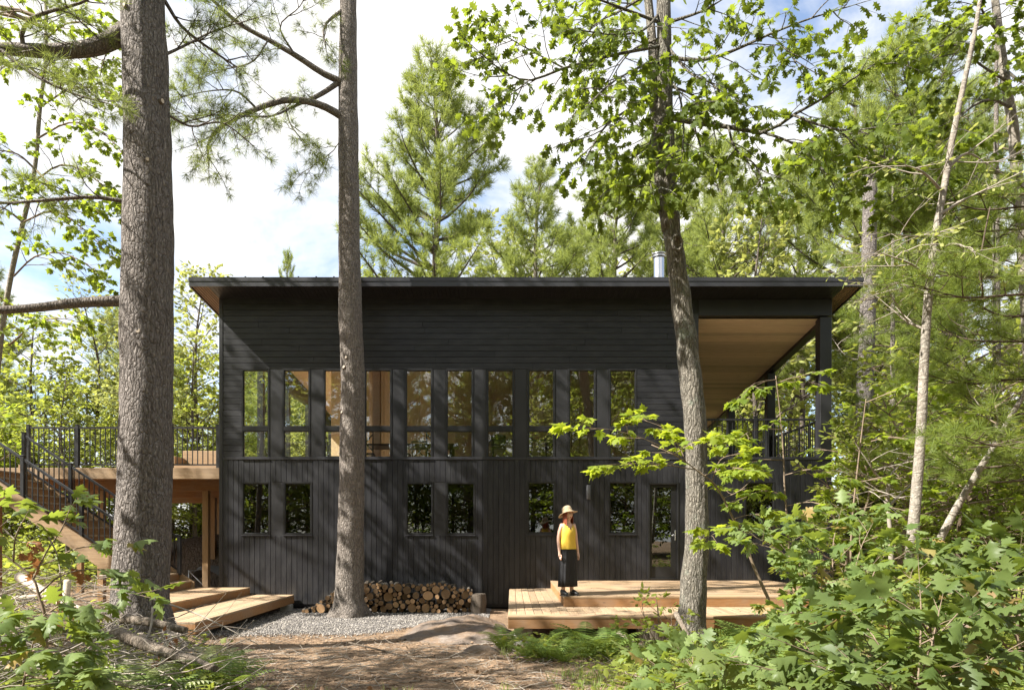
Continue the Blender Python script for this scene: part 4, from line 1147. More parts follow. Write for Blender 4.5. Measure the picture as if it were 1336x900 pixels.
# maple behind tree 1 on the left; its crown spreads above the picture and dapples the wall
r4=random.Random(14); s4=np.random.RandomState(14); Y4=13.6
T4=thing('maple_tree',at(20,640,Y4),'slender leafy maple behind the thick pine, its leaves against the sky','tree')
pts=[at(-22,760,Y4),at(-14,600,Y4),at(0,450,Y4),at(14,360,Y4),at(30,290,Y4),at(45,220,Y4),at(52,140,Y4),at(60,60,Y4),at(55,-60,Y4),at(30,-200,Y4)]
sp=smooth_path(pts,40); mb=MB(); mb.tube(sp,[.058-.0008*i for i in range(41)],12,lump=.08); mb.build('trunk',M['birch_bark'],T4)
def L4(pts,ya,yb,r0=.025,r1=.007): return (limb_px(pts,ya,yb,9),r0,r1)
lim4=[L4([(18,360),(45,335),(80,330),(115,345)],13.6,12.8),L4([(30,290),(70,275),(110,300),(140,330)],13.6,12.6),L4([(40,240),(80,215),(120,230),(150,262)],13.6,13),
 L4([(45,220),(20,200),(-20,195)],13.6,13.2),L4([(50,180),(90,160),(130,170),(160,200)],13.6,12.8),L4([(52,140),(95,115),(140,120),(170,140)],13.6,13.2),
 L4([(30,290),(0,270),(-30,280)],13.6,13.0),L4([(55,100),(20,80),(-10,100)],13.6,13),L4([(57,80),(100,70),(150,85)],13.6,14.2),L4([(12,450),(50,420),(90,415)],13.6,13.0),
 L4([(15,400),(-15,380),(-50,390)],13.6,13),L4([(60,50),(90,30),(135,30)],13.6,13.0),L4([(59,30),(25,15),(-20,20)],13.6,13.0),L4([(45,220),(75,250),(100,262)],13.6,12.8)]
tw=boughs(T4,lim4,r4,OAK_LV,'stem')
leaf_part(T4,'leaves',[T_MAPLE,T_MAPLE2],tw,r4,s4,14,(.09,.14),M['maple'],1.0,.3,.6,.25,2)
def axis4(z): return sp[20].lerp(sp[-1],0)+Vector((0,0,z-sp[20].z)) if z>sp[-1].z else sp[30]
lim=[]
for k in range(30):
    z=r4.uniform(12.6,17.5); a=r4.uniform(0,6.283); b=sp[-1] if z>14 else sp[36]
    lim.append((shoot((b.x,b.y,z-1.0),(math.cos(a),math.sin(a)*.8,.35),r4.uniform(1.8,5.2),7,r4,.15,.0),.04,.01))
tb_,tw=grow(lim,r4,[dict(gap=.42,t0=.3,len=(1.0,.6),ang=50,flat=.5,up=0,wob=.2,seg=4,r=.012)]); tubes_mb(tb_,5).build('upper_branches',M['stem'],T4)
leaf_part(T4,'upper_leaves',[T_LEAF],tw,r4,s4,2.2,(.2,.28),M['maple'],1.0,.2,.6,.2)

# oak at the right edge whose limb reaches in from the right
r5=random.Random(15); s5=np.random.RandomState(15)
T5=thing('oak_tree',at(1352,800,11.5),'thin oak at the upper right edge with a limb reaching left','tree')
mb=MB(); mb.tube(smooth_path([at(1352,830,11.5),at(1345,500,11.5),at(1325,200,11.5),at(1312,105,11.5),at(1302,30,11.5),at(1290,-80,11.5)],30),[.11-.002*i for i in range(31)],10,lump=.08); mb.build('trunk',M['birch_bark'],T5)
lim5=[L3([(1328,230),(1280,222),(1219,220),(1162,209),(1125,190),(1104,178)],11.4,10.0,.04,.01),L3([(1318,140),(1290,130),(1255,150),(1235,190)],11.4,10.2),
 L3([(1305,45),(1285,20),(1277,2),(1260,-20)],11.4,10.6),L3([(1305,40),(1335,38),(1370,60)],11.4,11,.03),L3([(1312,105),(1280,85),(1250,60),(1215,62)],11.4,10.3),
 L3([(1219,220),(1200,245),(1170,262)],10.6,10.0,.015),L3([(1280,222),(1255,250),(1230,258)],11,10.2,.015),L3([(1310,90),(1340,110),(1370,100)],11.4,10.8),
 L3([(1300,20),(1270,40),(1230,30)],11.4,10.8),L3([(1162,209),(1140,230),(1115,240)],10.3,9.8,.012)]
tw=boughs(T5,lim5,r5,OAK_LV,'oak_bark')
leaf_part(T5,'leaves',[T_OAK,T_MAPLE2,T_OAKBIG],tw,r5,s5,11,(.105,.16),M['oak'],1.0,.2,.7,.3,3)

# ------------------------------------------------------------------ forest kinds, built once each and copied
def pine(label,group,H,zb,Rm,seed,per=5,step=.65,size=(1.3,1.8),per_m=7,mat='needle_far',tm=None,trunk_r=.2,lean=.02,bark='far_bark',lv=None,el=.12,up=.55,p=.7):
    r=random.Random(seed); s=np.random.RandomState(seed)
    o=thing('pine_tree',(0,0,0),label,'tree',group)
    ax=smooth_path([Vector((0,0,-.4)),Vector((r.uniform(-1,1)*lean*H*.4,r.uniform(-1,1)*lean*H*.4,H*.4)),Vector((r.uniform(-1,1)*lean*H,r.uniform(-1,1)*lean*H,H*.8)),Vector((0,0,H))],30)
    mb=MB(); mb.tube(ax,[trunk_r*(1-i/31)**.8+.012 for i in range(31)],10,lump=.06); mb.build('trunk',M[bark],o)
    lim=crown_limbs(on_axis(ax),zb,H,Rm,r,step,per,el,up,p)
    z=zb
    for k in range(10):                             # bare dead branches below the crown
        zz=r.uniform(zb*.35,zb*1.05); a=r.uniform(0,6.28); lim.append((shoot(on_axis(ax)(zz),(math.cos(a),math.sin(a),.05),r.uniform(.5,1.4),4,r,.2,0),.018,.004))
    live=lim[:-10]
    tb2,tw2=grow(live,r,lv or [dict(gap=.26,t0=.35,len=(.27*Rm,.55),ang=46,flat=.65,up=.75,wob=.15,seg=4,r=.012)])
    tubes_mb(tb2+lim[-10:],4).build('branches',M[bark],o)
    leaf_part(o,'needles',tm or T_TUFT,tw2,r,s,per_m,size,M[mat],.5,.15,.5,-.3)
    return o
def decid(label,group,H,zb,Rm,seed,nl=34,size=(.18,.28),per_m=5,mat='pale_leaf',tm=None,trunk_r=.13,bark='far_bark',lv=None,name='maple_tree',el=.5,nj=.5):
    r=random.Random(seed); s=np.random.RandomState(seed)
    o=thing(name,(0,0,0),label,'tree',group)
    ax=smooth_path([Vector((0,0,-.4)),Vector((r.uniform(-.3,.3),r.uniform(-.3,.3),H*.35)),Vector((r.uniform(-.6,.6),r.uniform(-.6,.6),H*.7)),Vector((r.uniform(-.4,.4),0,H*.97))],24)
    mb=MB(); mb.tube(ax,[trunk_r*(1-i/25)**.9+.01 for i in range(25)],9,lump=.08); mb.build('trunk',M[bark],o)
    f=on_axis(ax); lim=[]; a=r.uniform(0,6)
    for k in range(nl):
        u=(k+r.random())/nl; z=zb+(H*.95-zb)*u; a+=2.4+r.uniform(-.5,.5); L=Rm*(1-.75*u**1.6)*r.uniform(.55,1.15)*min(1,.6+2*u)
        lim.append((shoot(f(z),(math.cos(a),math.sin(a),el+.4*u),max(.4,L),6,r,.18,-.1),.012*L+.008,.006))
    tb2,tw2=grow(lim,r,lv or [dict(gap=.30,t0=.2,len=(.32*Rm,.5),ang=50,flat=.6,up=0,wob=.2,seg=4,r=.012),dict(gap=.30,t0=.3,len=(.5,.3),ang=50,flat=.6,up=0,wob=.2,seg=2,r=.005)])
    tubes_mb(tb2,4).build('branches',M[bark],o)
    leaf_part(o,'leaves',tm or [T_DIST],tw2,r,s,per_m,size,M[mat],1.1,.2,nj,.15)
    return o
def put(o,x,y,z=None,rot=0,sc=1.0,label=None,group=None,first=False,sq=1.0):
    c=o if first else copy_tree(o)
    c.location=(x,y,gz(x,y)-.05 if z is None else z); c.rotation_euler=(0,0,rot); c.scale=(sc*sq,sc*sq,sc)
    if label: c['label']=label
    if group: c['group']=group
    elif not first and label and 'group' in c: del c['group']
    return c
def put_px(o,px,pytop,Y,H,**k):
    p=at(px,pytop,Y); k.setdefault('sc',(p.z-gz(p.x,Y))/H); return put(o,p.x,Y,**k)

GP='pines in the forest behind the house'; GM='leafy trees in the forest behind the house'; GU='small understory trees between the trunks'
HA=27.6
pA=pine('tall white pine with tiered plumes rising above the middle of the roof',None,HA,9,6.3,101,6,.85,(1.7,2.6),9.5,trunk_r=.28,lean=.012,p=.55)
pA.location=at(563,697,36); pA.location.z=-.9
pB=pine('white pine among the trees behind the house',GP,22,7,4.9,102,5,.75,(1.6,2.4),9.5,trunk_r=.2,p=.6)
pC=pine('white pine among the trees behind the house',GP,24,10,5.4,103,5,.75,(1.6,2.4),9.5,p=.55,trunk_r=.2,lean=.03)
dA=decid('leafy tree among the trees behind the house',GM,15,3.5,4.2,201,40,(.2,.32),4.2)
dB=decid('leafy tree among the trees behind the house',GM,13,2.0,3.6,202,40,(.2,.30),4.5,mat='under')
uA=decid('small understory maple between the trunks',GU,5.2,.7,2.3,203,26,(.13,.19),7,mat='under',tm=[T_LEAF],trunk_r=.04,bark='stem',name='understory_maple',el=.25,lv=[dict(gap=.22,t0=.2,len=(.8,.45),ang=50,flat=.8,up=0,wob=.2,seg=4,r=.008),dict(gap=.2,t0=.3,len=(.3,.2),ang=50,flat=.8,up=0,wob=.2,seg=2,r=.004)],nj=.35)
uB=decid('small understory maple between the trunks',GU,4.0,.4,2.0,204,24,(.12,.17),7,mat='maple',tm=[T_LEAF],trunk_r=.03,bark='stem',name='understory_maple',el=.2,lv=[dict(gap=.2,t0=.2,len=(.7,.45),ang=50,flat=.8,up=0,wob=.2,seg=4,r=.008),dict(gap=.2,t0=.3,len=(.28,.2),ang=50,flat=.8,up=0,wob=.2,seg=2,r=.004)],nj=.35)
put_px(pB,706,222,31,22,first=True,rot=1.0); pB['label']='second pine above the roof, lower and just right of the tall one'; del pB['group']
put_px(pC,812,225,37,24,first=True,rot=2.2); pC['label']='pine rising behind the stovepipe'; del pC['group']
put_px(pC,868,190,42,24,rot=4.0,label='pine half hidden by the oak trunk above the roof')
put_px(pB,935,185,33,22,rot=3.0,label='pine with a bare pale trunk above the right part of the roof')
put_px(pC,1042,210,38,24,rot=.4,label='pine behind the right end of the roof')
put_px(dA,990,262,30,15,first=True,rot=.5); dA['label']='pale yellowing tree just above the right end of the roof'; del dA['group']
put_px(dA,640,285,45,15,rot=2.5,label='thin leafy tree between the two pines above the roof')
put_px(pC,1180,50,29,24,rot=5.0,label='tallest pine crown at the upper right, tipped with pale cones')
put_px(pB,1115,95,33,22,rot=1.9,label='pine crown left of the tallest one at the upper right')
put_px(pC,1265,130,26,24,rot=2.7,label='pine behind the white birch trunk')
put_px(dA,262,345,34,15,rot=1.2,label='pale tree peeping over the left end of the roof')
put_px(pB,376,335,52,22,rot=1.2,sq=.4,label='tiny pine tip showing over the roof between the two trunks')
put_px(dB,495,348,44,13,first=True,rot=1.7); dB['label']='round leafy treetop at the foot of the tall pine above the roof'; del dB['group']
put_px(dA,110,368,32,15,rot=3.3,label='leafy tree beyond the deck left of the thick pine')
put_px(dB,40,395,30,13,rot=.9,label='leafy tree at the far left beyond the stairs')
put_px(dA,190,415,29,15,rot=5.3,label='leafy tree hidden behind the thick pine trunk')
put_px(dB,255,440,30,13,rot=4.3,label='leafy tree beyond the deck next to the house corner')
put_px(pB,-20,340,38,22,rot=.2,label='pine at the left edge beyond the stairs')
put_px(pC,150,400,44,24,rot=.2,label='distant pine between the stairs and the thick trunk')
rf=random.Random(99)
KINDS=[(pB,22,'white pine among the trees behind the house',GP),(pC,24,'white pine among the trees behind the house',GP),(dA,15,'leafy tree among the trees behind the house',GM),(dB,13,'leafy tree among the trees behind the house',GM)]
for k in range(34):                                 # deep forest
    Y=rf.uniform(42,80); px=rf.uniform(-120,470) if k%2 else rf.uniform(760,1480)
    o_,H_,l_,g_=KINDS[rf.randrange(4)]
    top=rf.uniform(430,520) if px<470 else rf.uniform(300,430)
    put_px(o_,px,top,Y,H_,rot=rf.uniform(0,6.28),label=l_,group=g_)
for k in range(30):                                 # low fill beyond the deck and beyond the balcony
    left=k%2; Y=rf.uniform(27,36); px=rf.uniform(-60,330) if left else rf.uniform(900,1400)
    o_=(uA,uB)[k%2] if rf.random()<.35 else dB; H_={uA:5.2,uB:4.0,dB:13}[o_]
    top=rf.uniform(470,590) if left else rf.uniform(420,600)
    put_px(o_,px,top,Y,H_,rot=rf.uniform(0,6.28),label='small understory maple between the trunks' if o_ is not dB else 'leafy tree among the trees behind the house',group=GU if o_ is not dB else GM)
for k,px in enumerate((222,248,270,292,160,330)):
    put_px(dB,px,585+8*(k%3),30+k,13,rot=k*1.3,sq=1.6,label='leafy tree among the trees behind the house',group=GM)
# right-hand middle ground
uA.location=(9.2,13.5,gz(9.2,13.5)); uB.location=(10.6,11.5,gz(10.6,11.5))
for k in range(26):
    Y=rf.uniform(12,25); px=rf.uniform(1095,1420); p=at(px,697,Y)
    if p.x<8.6+1.0 and 15<Y<28: p.x+=1.5
    o_=(uA,uB)[k%2]; put(o_,p.x,Y,rot=rf.uniform(0,6.28),sc=rf.uniform(.7,1.35),label='small understory maple between the trunks',group=GU)
for o_ in (uA,uB): o_['label']='small understory maple between the trunks'
for k in range(56):
    o_=(uA,uB)[k%2]; x=-24+48*(k+rf.random())/56; y=rf.uniform(-13,-3.2)
    put(o_,x,y,rot=rf.uniform(0,6.28),sc=rf.uniform(1.1,1.9),label='leafy undergrowth tree across the clearing, mirrored in the lower windows',group='undergrowth mirrored in the window panes')
# trees behind the photographer, seen mirrored in the panes
GR='trees mirrored in the window panes'
for k in range(46):
    o_,H_,l_,g_=KINDS[(2,3,0,3,2,1)[k%6]]; x=-30+60*(k+rf.random())/46; y=rf.uniform(-15,-3.5)
    put(o_,x,y,rot=rf.uniform(0,6.28),sc=(rf.uniform(8,15) if H_<20 else rf.uniform(15,22))/H_,label='tree standing across the clearing and mirrored in the windows',group=GR)
# unseen trees added left of the picture so their crowns break the sunlight
GC='unseen trees added left of the clearing for shade'
pD=pine('slim open-crowned pine added out of view on the left to dapple the wall',None,15,4.0,4.2,107,3,.95,(1.2,1.7),3.4,trunk_r=.12)
pD.location=(-15.2,13.0,gz(-15.2,13.0))
for x,y,sc_,o_ in ((-22,6,1.0,dA),(-10.5,5.0,.9,dA)):
    put(o_,x,y,rot=rf.uniform(0,6.28),sc=sc_,label='unseen tree added left of the clearing to cast dappled shade',group=GC)
EXPO=1.6; CLOUD=4.5; SKYLOC=(1.37,1.887,.9)
# ------------------------------------------------------------------ slim trunks on the right
def slim(name,label,px,Y,radii,mat,limbs=(),leafmat=None,seed=1,tm=None,size=(.1,.15),per_m=6,lv=None):
    p=[at(a,b,Y) for a,b in px]; r=random.Random(seed); s=np.random.RandomState(seed)
    o=thing(name,p[0],label,'tree'); sp_=smooth_path(p,26); mb=MB(); mb.tube(sp_,[radii[0]+(radii[1]-radii[0])*i/26 for i in range(27)],12,lump=.07); mb.build('trunk',M[mat],o)
    if limbs:
        lm=[(limb_px(l,Y,Y+dy,8),.022,.006) for l,dy in limbs]; tb_,tw=grow(lm,r,lv or OAK_LV); tubes_mb(tb_).build('branches',M['grey_twig'],o)
        if leafmat: leaf_part(o,'leaves',tm or [T_LEAF],tw,r,s,per_m,size,M[leafmat],1.0,.3,.6,.15)
    return o
slim('birch_tree','white birch trunk standing upright among the greenery right of the house',[(1188,730),(1196,640),(1202,560),(1207,450),(1213,370),(1222,300),(1232,245),(1245,170),(1262,90),(1276,20),(1286,-60)],8.6,(.070,.020),'birch_bark',
 [([(1222,300),(1200,308),(1160,305)],-.6),([(1214,365),(1190,345),(1150,330)],-.4),([(1226,280),(1255,262),(1280,250)],.4),([(1230,250),(1205,225),(1180,215)],-.3),([(1209,430),(1185,420),(1160,400)],.3),([(1236,220),(1262,200),(1290,215)],.3),([(1218,330),(1245,318),(1275,330)],-.5),([(1212,380),(1180,372),(1140,360)],.6)],'pale_leaf',31,None,(.06,.09),4)
slim('birch_tree','white birch trunk leaning to the right at the right edge',[(1222,712),(1245,668),(1270,625),(1292,590),(1318,545),(1345,500)],9.6,(.055,.03),'birch_bark',seed=32)
slim('pine_tree','dark straight pine trunk just right of the balcony',[(1118,700),(1124,620),(1128,520),(1132,420),(1134,330),(1136,200)],21,(.27,.2),'pine_bark',
 [([(1132,420),(1110,390),(1095,350)],-.5),([(1131,440),(1160,430),(1185,405)],.5),([(1134,340),(1155,330),(1190,328)],-.5),([(1130,470),(1105,465),(1085,440)],.6)],None,33)
slim('bare_tree','small bare grey tree with tangled twigs behind the oak shrub',[(1163,740),(1162,700),(1158,650),(1160,625)],10.5,(.04,.02),'grey_twig',
 [([(1160,650),(1145,640),(1128,642)],-.4),([(1160,660),(1180,640),(1200,625)],.4),([(1159,640),(1165,615),(1185,600)],.2),([(1160,635),(1140,615),(1135,600)],-.3)],None,34)
slim('dead_sapling','thin brown dead stem hanging among the pine needles at upper right',[(1282,380),(1278,350),(1284,310),(1292,270)],8.8,(.012,.008),'twig',seed=35)
mb=MB(); rr=random.Random(36)                     # dead tangle of branches at the right edge
dt=thing('dead_branch',at(1300,460,10),'grey tangle of dead branches caught in the pines at the right edge','branch')
for k in range(26):
    p=at(rr.uniform(1270,1360),rr.uniform(430,560),rr.uniform(9.3,10.5)); mb.tube(shoot(p,(rr.uniform(-1,.3),rr.uniform(-.4,.4),rr.uniform(-.3,.5)),rr.uniform(.4,1.1),6,rr,.45,.2),[.010-.0012*i for i in range(7)],4)
mb.build('twigs',M['grey_twig'],dt)

# near pines on the right with long needles
def near_pine(label,x,y,seed,limbs,trunk_r,H=15,size=(1.0,1.4),per_m=8.5,tm=None,mat='needle'):
    r=random.Random(seed); s=np.random.RandomState(seed); o=thing('pine_tree',(x,y,gz(x,y)),label,'tree')
    ax=[Vector((x,y,gz(x,y)-.3+(H+.3)*i/20)) for i in range(21)]
    mb=MB(); mb.tube(ax,[trunk_r*(1-i/24) for i in range(21)],12,lump=.07); mb.build('trunk',M['pine_bark2'],o)
    lm=[(limb_px(l,ya,yb,10),.022,.006) for l,ya,yb in limbs]
    tb_,tw=grow(lm,r,[dict(gap=.2,t0=.08,len=(.72,.42),ang=45,flat=.7,up=.3,wob=.16,seg=4,r=.010),dict(gap=.2,t0=.35,len=(.25,.16),ang=45,flat=.6,up=.3,wob=.15,seg=3,r=.005)])
    tubes_mb(tb_).build('branches',M['twig'],o)
    leaf_part(o,'needles',tm or T_TUFT_NEAR,tw,r,s,per_m,size,M[mat],.45,.3,.5,-.25)
    return o
rn=random.Random(77)
def fan(x0,y0,Y,n,lens,ylo,yhi,dY,dirn=-1):
    L=[]
    for k in range(n):
        py=ylo+(yhi-ylo)*(k+rn.random()*.8)/n; l=lens*rn.uniform(.6,1.1); sag=rn.uniform(-10,25); Ye=Y+rn.uniform(-dY,dY)
        L.append(([(x0,py),(x0+dirn*l*.35,py+sag*.3),(x0+dirn*l*.7,py+sag*.7),(x0+dirn*l,py+sag-18)],Y,Ye))
    return L
near_pine('bushy pine with long bright needles filling the right edge',at(1395,697,9.2).x,9.2,41,fan(1395,0,9.2,14,200,235,640,1.6),.16)
near_pine('young pine with drooping needles behind the white birch',at(1300,697,15.5).x,15.5,42,fan(1300,0,15.5,12,120,150,650,1.4)+fan(1300,0,15.5,9,90,170,650,1.2,1),.14,14,(1.1,1.5),9,T_TUFT_MID)
near_pine('young pine between the balcony and the birch trunk',at(1165,697,18.5).x,18.5,43,fan(1165,0,18.5,9,65,330,640,1.2)+fan(1165,0,18.5,9,65,330,640,1.2,1),.12,12,(1.2,1.6),9,T_TUFT_MID)

# saplings with broad leaves in front of the deck
SAP_LV=[dict(gap=.19,t0=.12,len=(.36,.24),ang=50,flat=.9,up=.0,wob=.15,seg=4,r=.005),dict(gap=.15,t0=.35,len=(.13,.09),ang=45,flat=.85,up=0,wob=.15,seg=2,r=.0025)]
def sapling(name,label,stem,Y,r0,limbs,seed,mat,tm,size,per_m,lv=SAP_LV,nj=.3,drop=.25,spread=.8,stemmat='stem',tips=2,cat='sapling'):
    r=random.Random(seed); s=np.random.RandomState(seed); p=[at(a,b,Y) for a,b in stem]
    p[0].z=min(p[0].z,gz(p[0].x,p[0].y)-.05)
    o=thing(name,(p[0].x,p[0].y,gz(p[0].x,p[0].y)),label,cat); sp_=smooth_path(p,22); mb=MB(); mb.tube(sp_,[r0*(1-i/30) for i in range(23)],8,lump=.06); mb.build('stem',M[stemmat],o)
    lm=[(limb_px(l,ya,yb,8),.009,.003) for l,ya,yb in limbs]; tb_,tw=grow(lm,r,lv); tubes_mb(tb_,5).build('branches',M[stemmat],o)
    leaf_part(o,'leaves',tm,tw,r,s,per_m,size,M[mat],spread,.2,nj,drop,tips,.01)
    return o
MP=[T_MAPLE,T_MAPLE2]
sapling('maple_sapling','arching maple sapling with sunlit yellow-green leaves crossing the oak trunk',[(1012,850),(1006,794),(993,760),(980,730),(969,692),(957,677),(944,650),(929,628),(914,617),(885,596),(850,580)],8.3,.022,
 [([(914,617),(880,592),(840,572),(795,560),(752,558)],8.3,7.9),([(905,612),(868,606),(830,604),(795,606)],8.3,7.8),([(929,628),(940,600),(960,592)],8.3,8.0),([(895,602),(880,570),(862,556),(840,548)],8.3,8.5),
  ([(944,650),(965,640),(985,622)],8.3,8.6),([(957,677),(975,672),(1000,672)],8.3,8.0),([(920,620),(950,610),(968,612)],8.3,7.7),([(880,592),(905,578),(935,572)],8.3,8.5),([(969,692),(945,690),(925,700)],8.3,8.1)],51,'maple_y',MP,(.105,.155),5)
sapling('maple_sapling','upright maple sapling with tiered green leaves in front of the balcony',[(1036,860),(1031,740),(1028,690),(1024,640),(1022,590),(1018,540),(1012,490)],8.8,.018,
 [([(1012,495),(985,500),(970,515)],8.8,8.6),([(1020,560),(985,560),(960,575)],8.8,8.5),([(1022,600),(990,600),(965,612)],8.8,8.9),
  ([(1023,620),(1060,612),(1100,622)],8.8,8.6),([(1025,645),(995,640),(965,652)],8.8,8.4),([(1026,660),(1060,655),(1095,668)],8.8,8.3),([(1028,690),(1000,686),(975,695)],8.8,8.6),([(1013,500),(1040,492),(1060,500)],8.8,9.1),([(1028,695),(1060,690),(1090,700)],8.8,8.9)],52,'maple',MP,(.095,.145),3.2)
sapling('maple_sapling','broad maple sapling with bright leaves between the balcony post and the birch',[(1112,860),(1110,740),(1112,680),(1118,620),(1125,560),(1130,520)],9.5,.02,
 [([(1130,525),(1170,510),(1210,512)],9.5,9.0),([(1122,580),(1165,570),(1215,580)],9.5,9.0),([(1117,630),(1160,622),(1200,635)],9.5,9.2),([(1114,665),(1150,660),(1190,668)],9.5,9.0),([(1113,680),(1080,672),(1058,682)],9.5,9.2),([(1112,700),(1145,700),(1180,712)],9.5,9.8)],53,'maple',MP,(.095,.14),3.6)
# big-leaved oak shrubs nearest the camera
OKB=[T_OAKBIG,T_OAK,T_OAK2,T_OAK3]
SHR_LV=[dict(gap=.18,t0=.2,len=(.28,.2),ang=52,flat=.75,up=.1,wob=.18,seg=4,r=.005),dict(gap=.16,t0=.35,len=(.12,.09),ang=45,flat=.7,up=0,wob=.15,seg=2,r=.003)]
def shrub(label,base,Y,spans,seed,size,per_m=6,mat='shrub',tm=None,name='oak_shrub'):
    """spans: end points of the limbs in the picture with their distances"""
    r=random.Random(seed); limbs=[]; b=base
    for (px,py,ya) in spans:
        m=((b[0]*.45+px*.55)+r.uniform(-12,12),(b[1]*.25+py*.75)-r.uniform(0,14))
        limbs.append(([b,((b[0]+m[0])/2+r.uniform(-8,8),(b[1]+m[1])/2),m,(px,py)],Y,ya))
    return sapling(name,label,[(b[0]+4,b[1]+60),(b[0],b[1]),(b[0]-3,b[1]-40),(b[0]-6,b[1]-70)],Y,.016,limbs,seed,mat,tm or OKB,size,per_m,SHR_LV,.42,.15,1.0,cat='shrub')
shrub('oak shrub with pale sunlit lobed leaves beside the right end of the deck',(1085,845),6.0,[(985,700,5.9),(1020,712,6.2),(1055,700,6.0),(1095,675,6.6),(1135,690,6.2),(1060,745,5.6),(1140,735,5.8),(1175,705,6.3),(1030,800,5.4),(1090,785,5.4),(1155,775,5.5)],61,(.08,.19),3.4)
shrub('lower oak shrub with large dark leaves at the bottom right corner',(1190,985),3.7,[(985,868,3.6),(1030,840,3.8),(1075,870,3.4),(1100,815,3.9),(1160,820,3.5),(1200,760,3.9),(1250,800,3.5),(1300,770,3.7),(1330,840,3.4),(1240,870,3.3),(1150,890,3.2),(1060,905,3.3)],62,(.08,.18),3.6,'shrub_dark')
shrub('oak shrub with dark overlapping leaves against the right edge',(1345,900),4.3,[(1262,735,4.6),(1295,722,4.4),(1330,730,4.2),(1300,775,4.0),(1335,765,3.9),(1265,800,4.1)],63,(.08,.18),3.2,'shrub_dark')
shrub('small oak shrub with light leaves at the bottom edge near the path',(905,960),4.6,[(855,868,4.6),(892,855,4.8),(930,872,4.4),(962,855,4.6),(870,892,4.4),(945,895,4.3)],64,(.08,.18),3.4,'shrub',OKB+[T_MAPLE2])
shrub('thicket of oak leaves between the birch and the right edge',(1215,830),7.2,[(1130,755,7.4),(1175,745,7.6),(1250,750,7.0),(1325,755,7.2),(1235,770,6.8),(1290,775,6.9),(1150,765,6.8),(1220,780,6.6),(1280,790,6.6),(1325,760,6.8)],65,(.07,.165),3.6,'under',OKB+[T_MAPLE2,T_MAPLE2])
shrub('leafy shrub growing round the hollow stump before the lower step',(862,845),9.0,[(838,785,9.0),(860,790,8.8),(885,805,9.1),(820,815,8.9),(845,815,8.7),(875,830,8.8),(835,845,8.7)],66,(.07,.11),9,'under',[T_LEAF],'leafy_shrub')
# left foreground
sapling('oak_sapling','young oak with large sunlit leaves at the lower left in front of the stairs',[(64,960),(62,883),(60,840),(58,802),(50,775),(43,755),(17,732),(-10,715)],5.2,.017,
 [([(43,755),(60,720),(80,690),(90,665)],5.2,5.3),([(17,732),(20,700),(35,670)],5.2,5.0),([(58,802),(95,780),(140,768),(190,778)],5.2,5.0),([(50,775),(80,750),(125,742),(172,752)],5.2,5.4),
  ([(30,742),(60,735),(100,715),(160,708)],5.2,5.5),([(60,815),(30,805),(5,815)],5.2,4.9),([(0,722),(-10,690),(0,660)],5.2,5.1),([(61,850),(85,855),(110,850)],5.2,4.9),([(60,800),(85,800),(110,790)],5.2,4.7)],71,'shrub',OKB+[T_MAPLE2],(.115,.18),2.0,[dict(gap=.19,t0=.25,len=(.20,.15),ang=50,flat=.8,up=.1,wob=.18,seg=3,r=.004)],.4,.2,.9)
sapling('oak_sapling','smaller oak seedling at the bottom left corner',[(22,960),(29,899),(40,851),(45,830)],4.9,.012,[([(40,851),(60,840),(85,845)],4.9,4.7),([(35,870),(10,850),(-10,845)],4.9,4.7),([(44,832),(50,810),(60,800)],4.9,4.8),([(33,880),(60,885),(90,880)],4.9,4.6)],72,'shrub',OKB,(.13,.19),5,SHR_LV,.35,.2)
def dry_branch(label,pts,Y,seed):
    r=random.Random(seed); s=np.random.RandomState(seed); o=thing('dead_branch',at(*pts[0],Y),label,'branch'); lm=[(limb_px(pts,Y,Y-.1,8),.008,.003)]
    tb_,tw=grow(lm,r,[dict(gap=.1,t0=.2,len=(.22,.12),ang=45,flat=.4,up=-.3,wob=.2,seg=3,r=.003)]); tubes_mb(tb_,4).build('twigs',M['grey_twig'],o)
    leaf_part(o,'dry_leaves',[T_OAK2],tw,r,s,9,(.06,.10),M['dry'],1.0,.2,1.0,.8,1,.01)
dry_branch('broken branch hung with orange dry leaves above the brush pile',[(58,690),(75,725),(80,765),(76,795)],5.3,81)
dry_branch('dead twig with shrivelled rust-coloured leaves on the brush pile',[(185,832),(200,845),(215,852)],6.6,82)
dry_branch('dead twig with orange leaves beside the thick pine base',[(210,800),(220,815),(222,832)],8.2,83)
dry_branch('broken branch with orange leaves at the left edge',[(5,690),(22,705),(40,708)],5.2,84)

# brush pile: logs and sticks one can tell apart, and loose brushwood
def stick(name,label,pts,Ya,Yb,r0,r1,mat,cat='log',n=14):
    p=limb_px(pts,Ya,Yb,n); o=thing(name,p[0],label,cat); mb=MB(); mb.tube(p,[r0+(r1-r0)*i/n for i in range(n+1)],10,lump=.12,seed=r0*90); mb.build('wood',M[mat],o); return o
stick('fallen_log','pale barkless log lying across the brush pile',[(25,752),(75,783),(125,806)],10.8,9.6,.075,.06,'pale_log')
stick('fallen_log','short pale log at the left edge of the brush pile',[(-30,784),(10,782),(52,778)],9.6,9.9,.05,.04,'pale_log')
stick('fallen_log','upright pale broken stick in the brush pile',[(88,757),(86,780),(84,812)],10.2,10.0,.05,.055,'pale_log')
stick('fallen_log','bark-covered fallen log pointing at the path in the lower left',[(150,824),(200,845),(240,858),(280,874)],6.9,6.1,.062,.045,'dead_log')
stick('fallen_log','dark root-like log at the foot of the thick pine',[(160,806),(200,812),(242,822)],9.2,8.7,.07,.045,'dead_log')
stick('dead_branch','curved bare twig reaching out over the gravel edge',[(200,781),(250,798),(290,816),(340,842)],8.4,7.6,.012,.004,'grey_twig','branch')
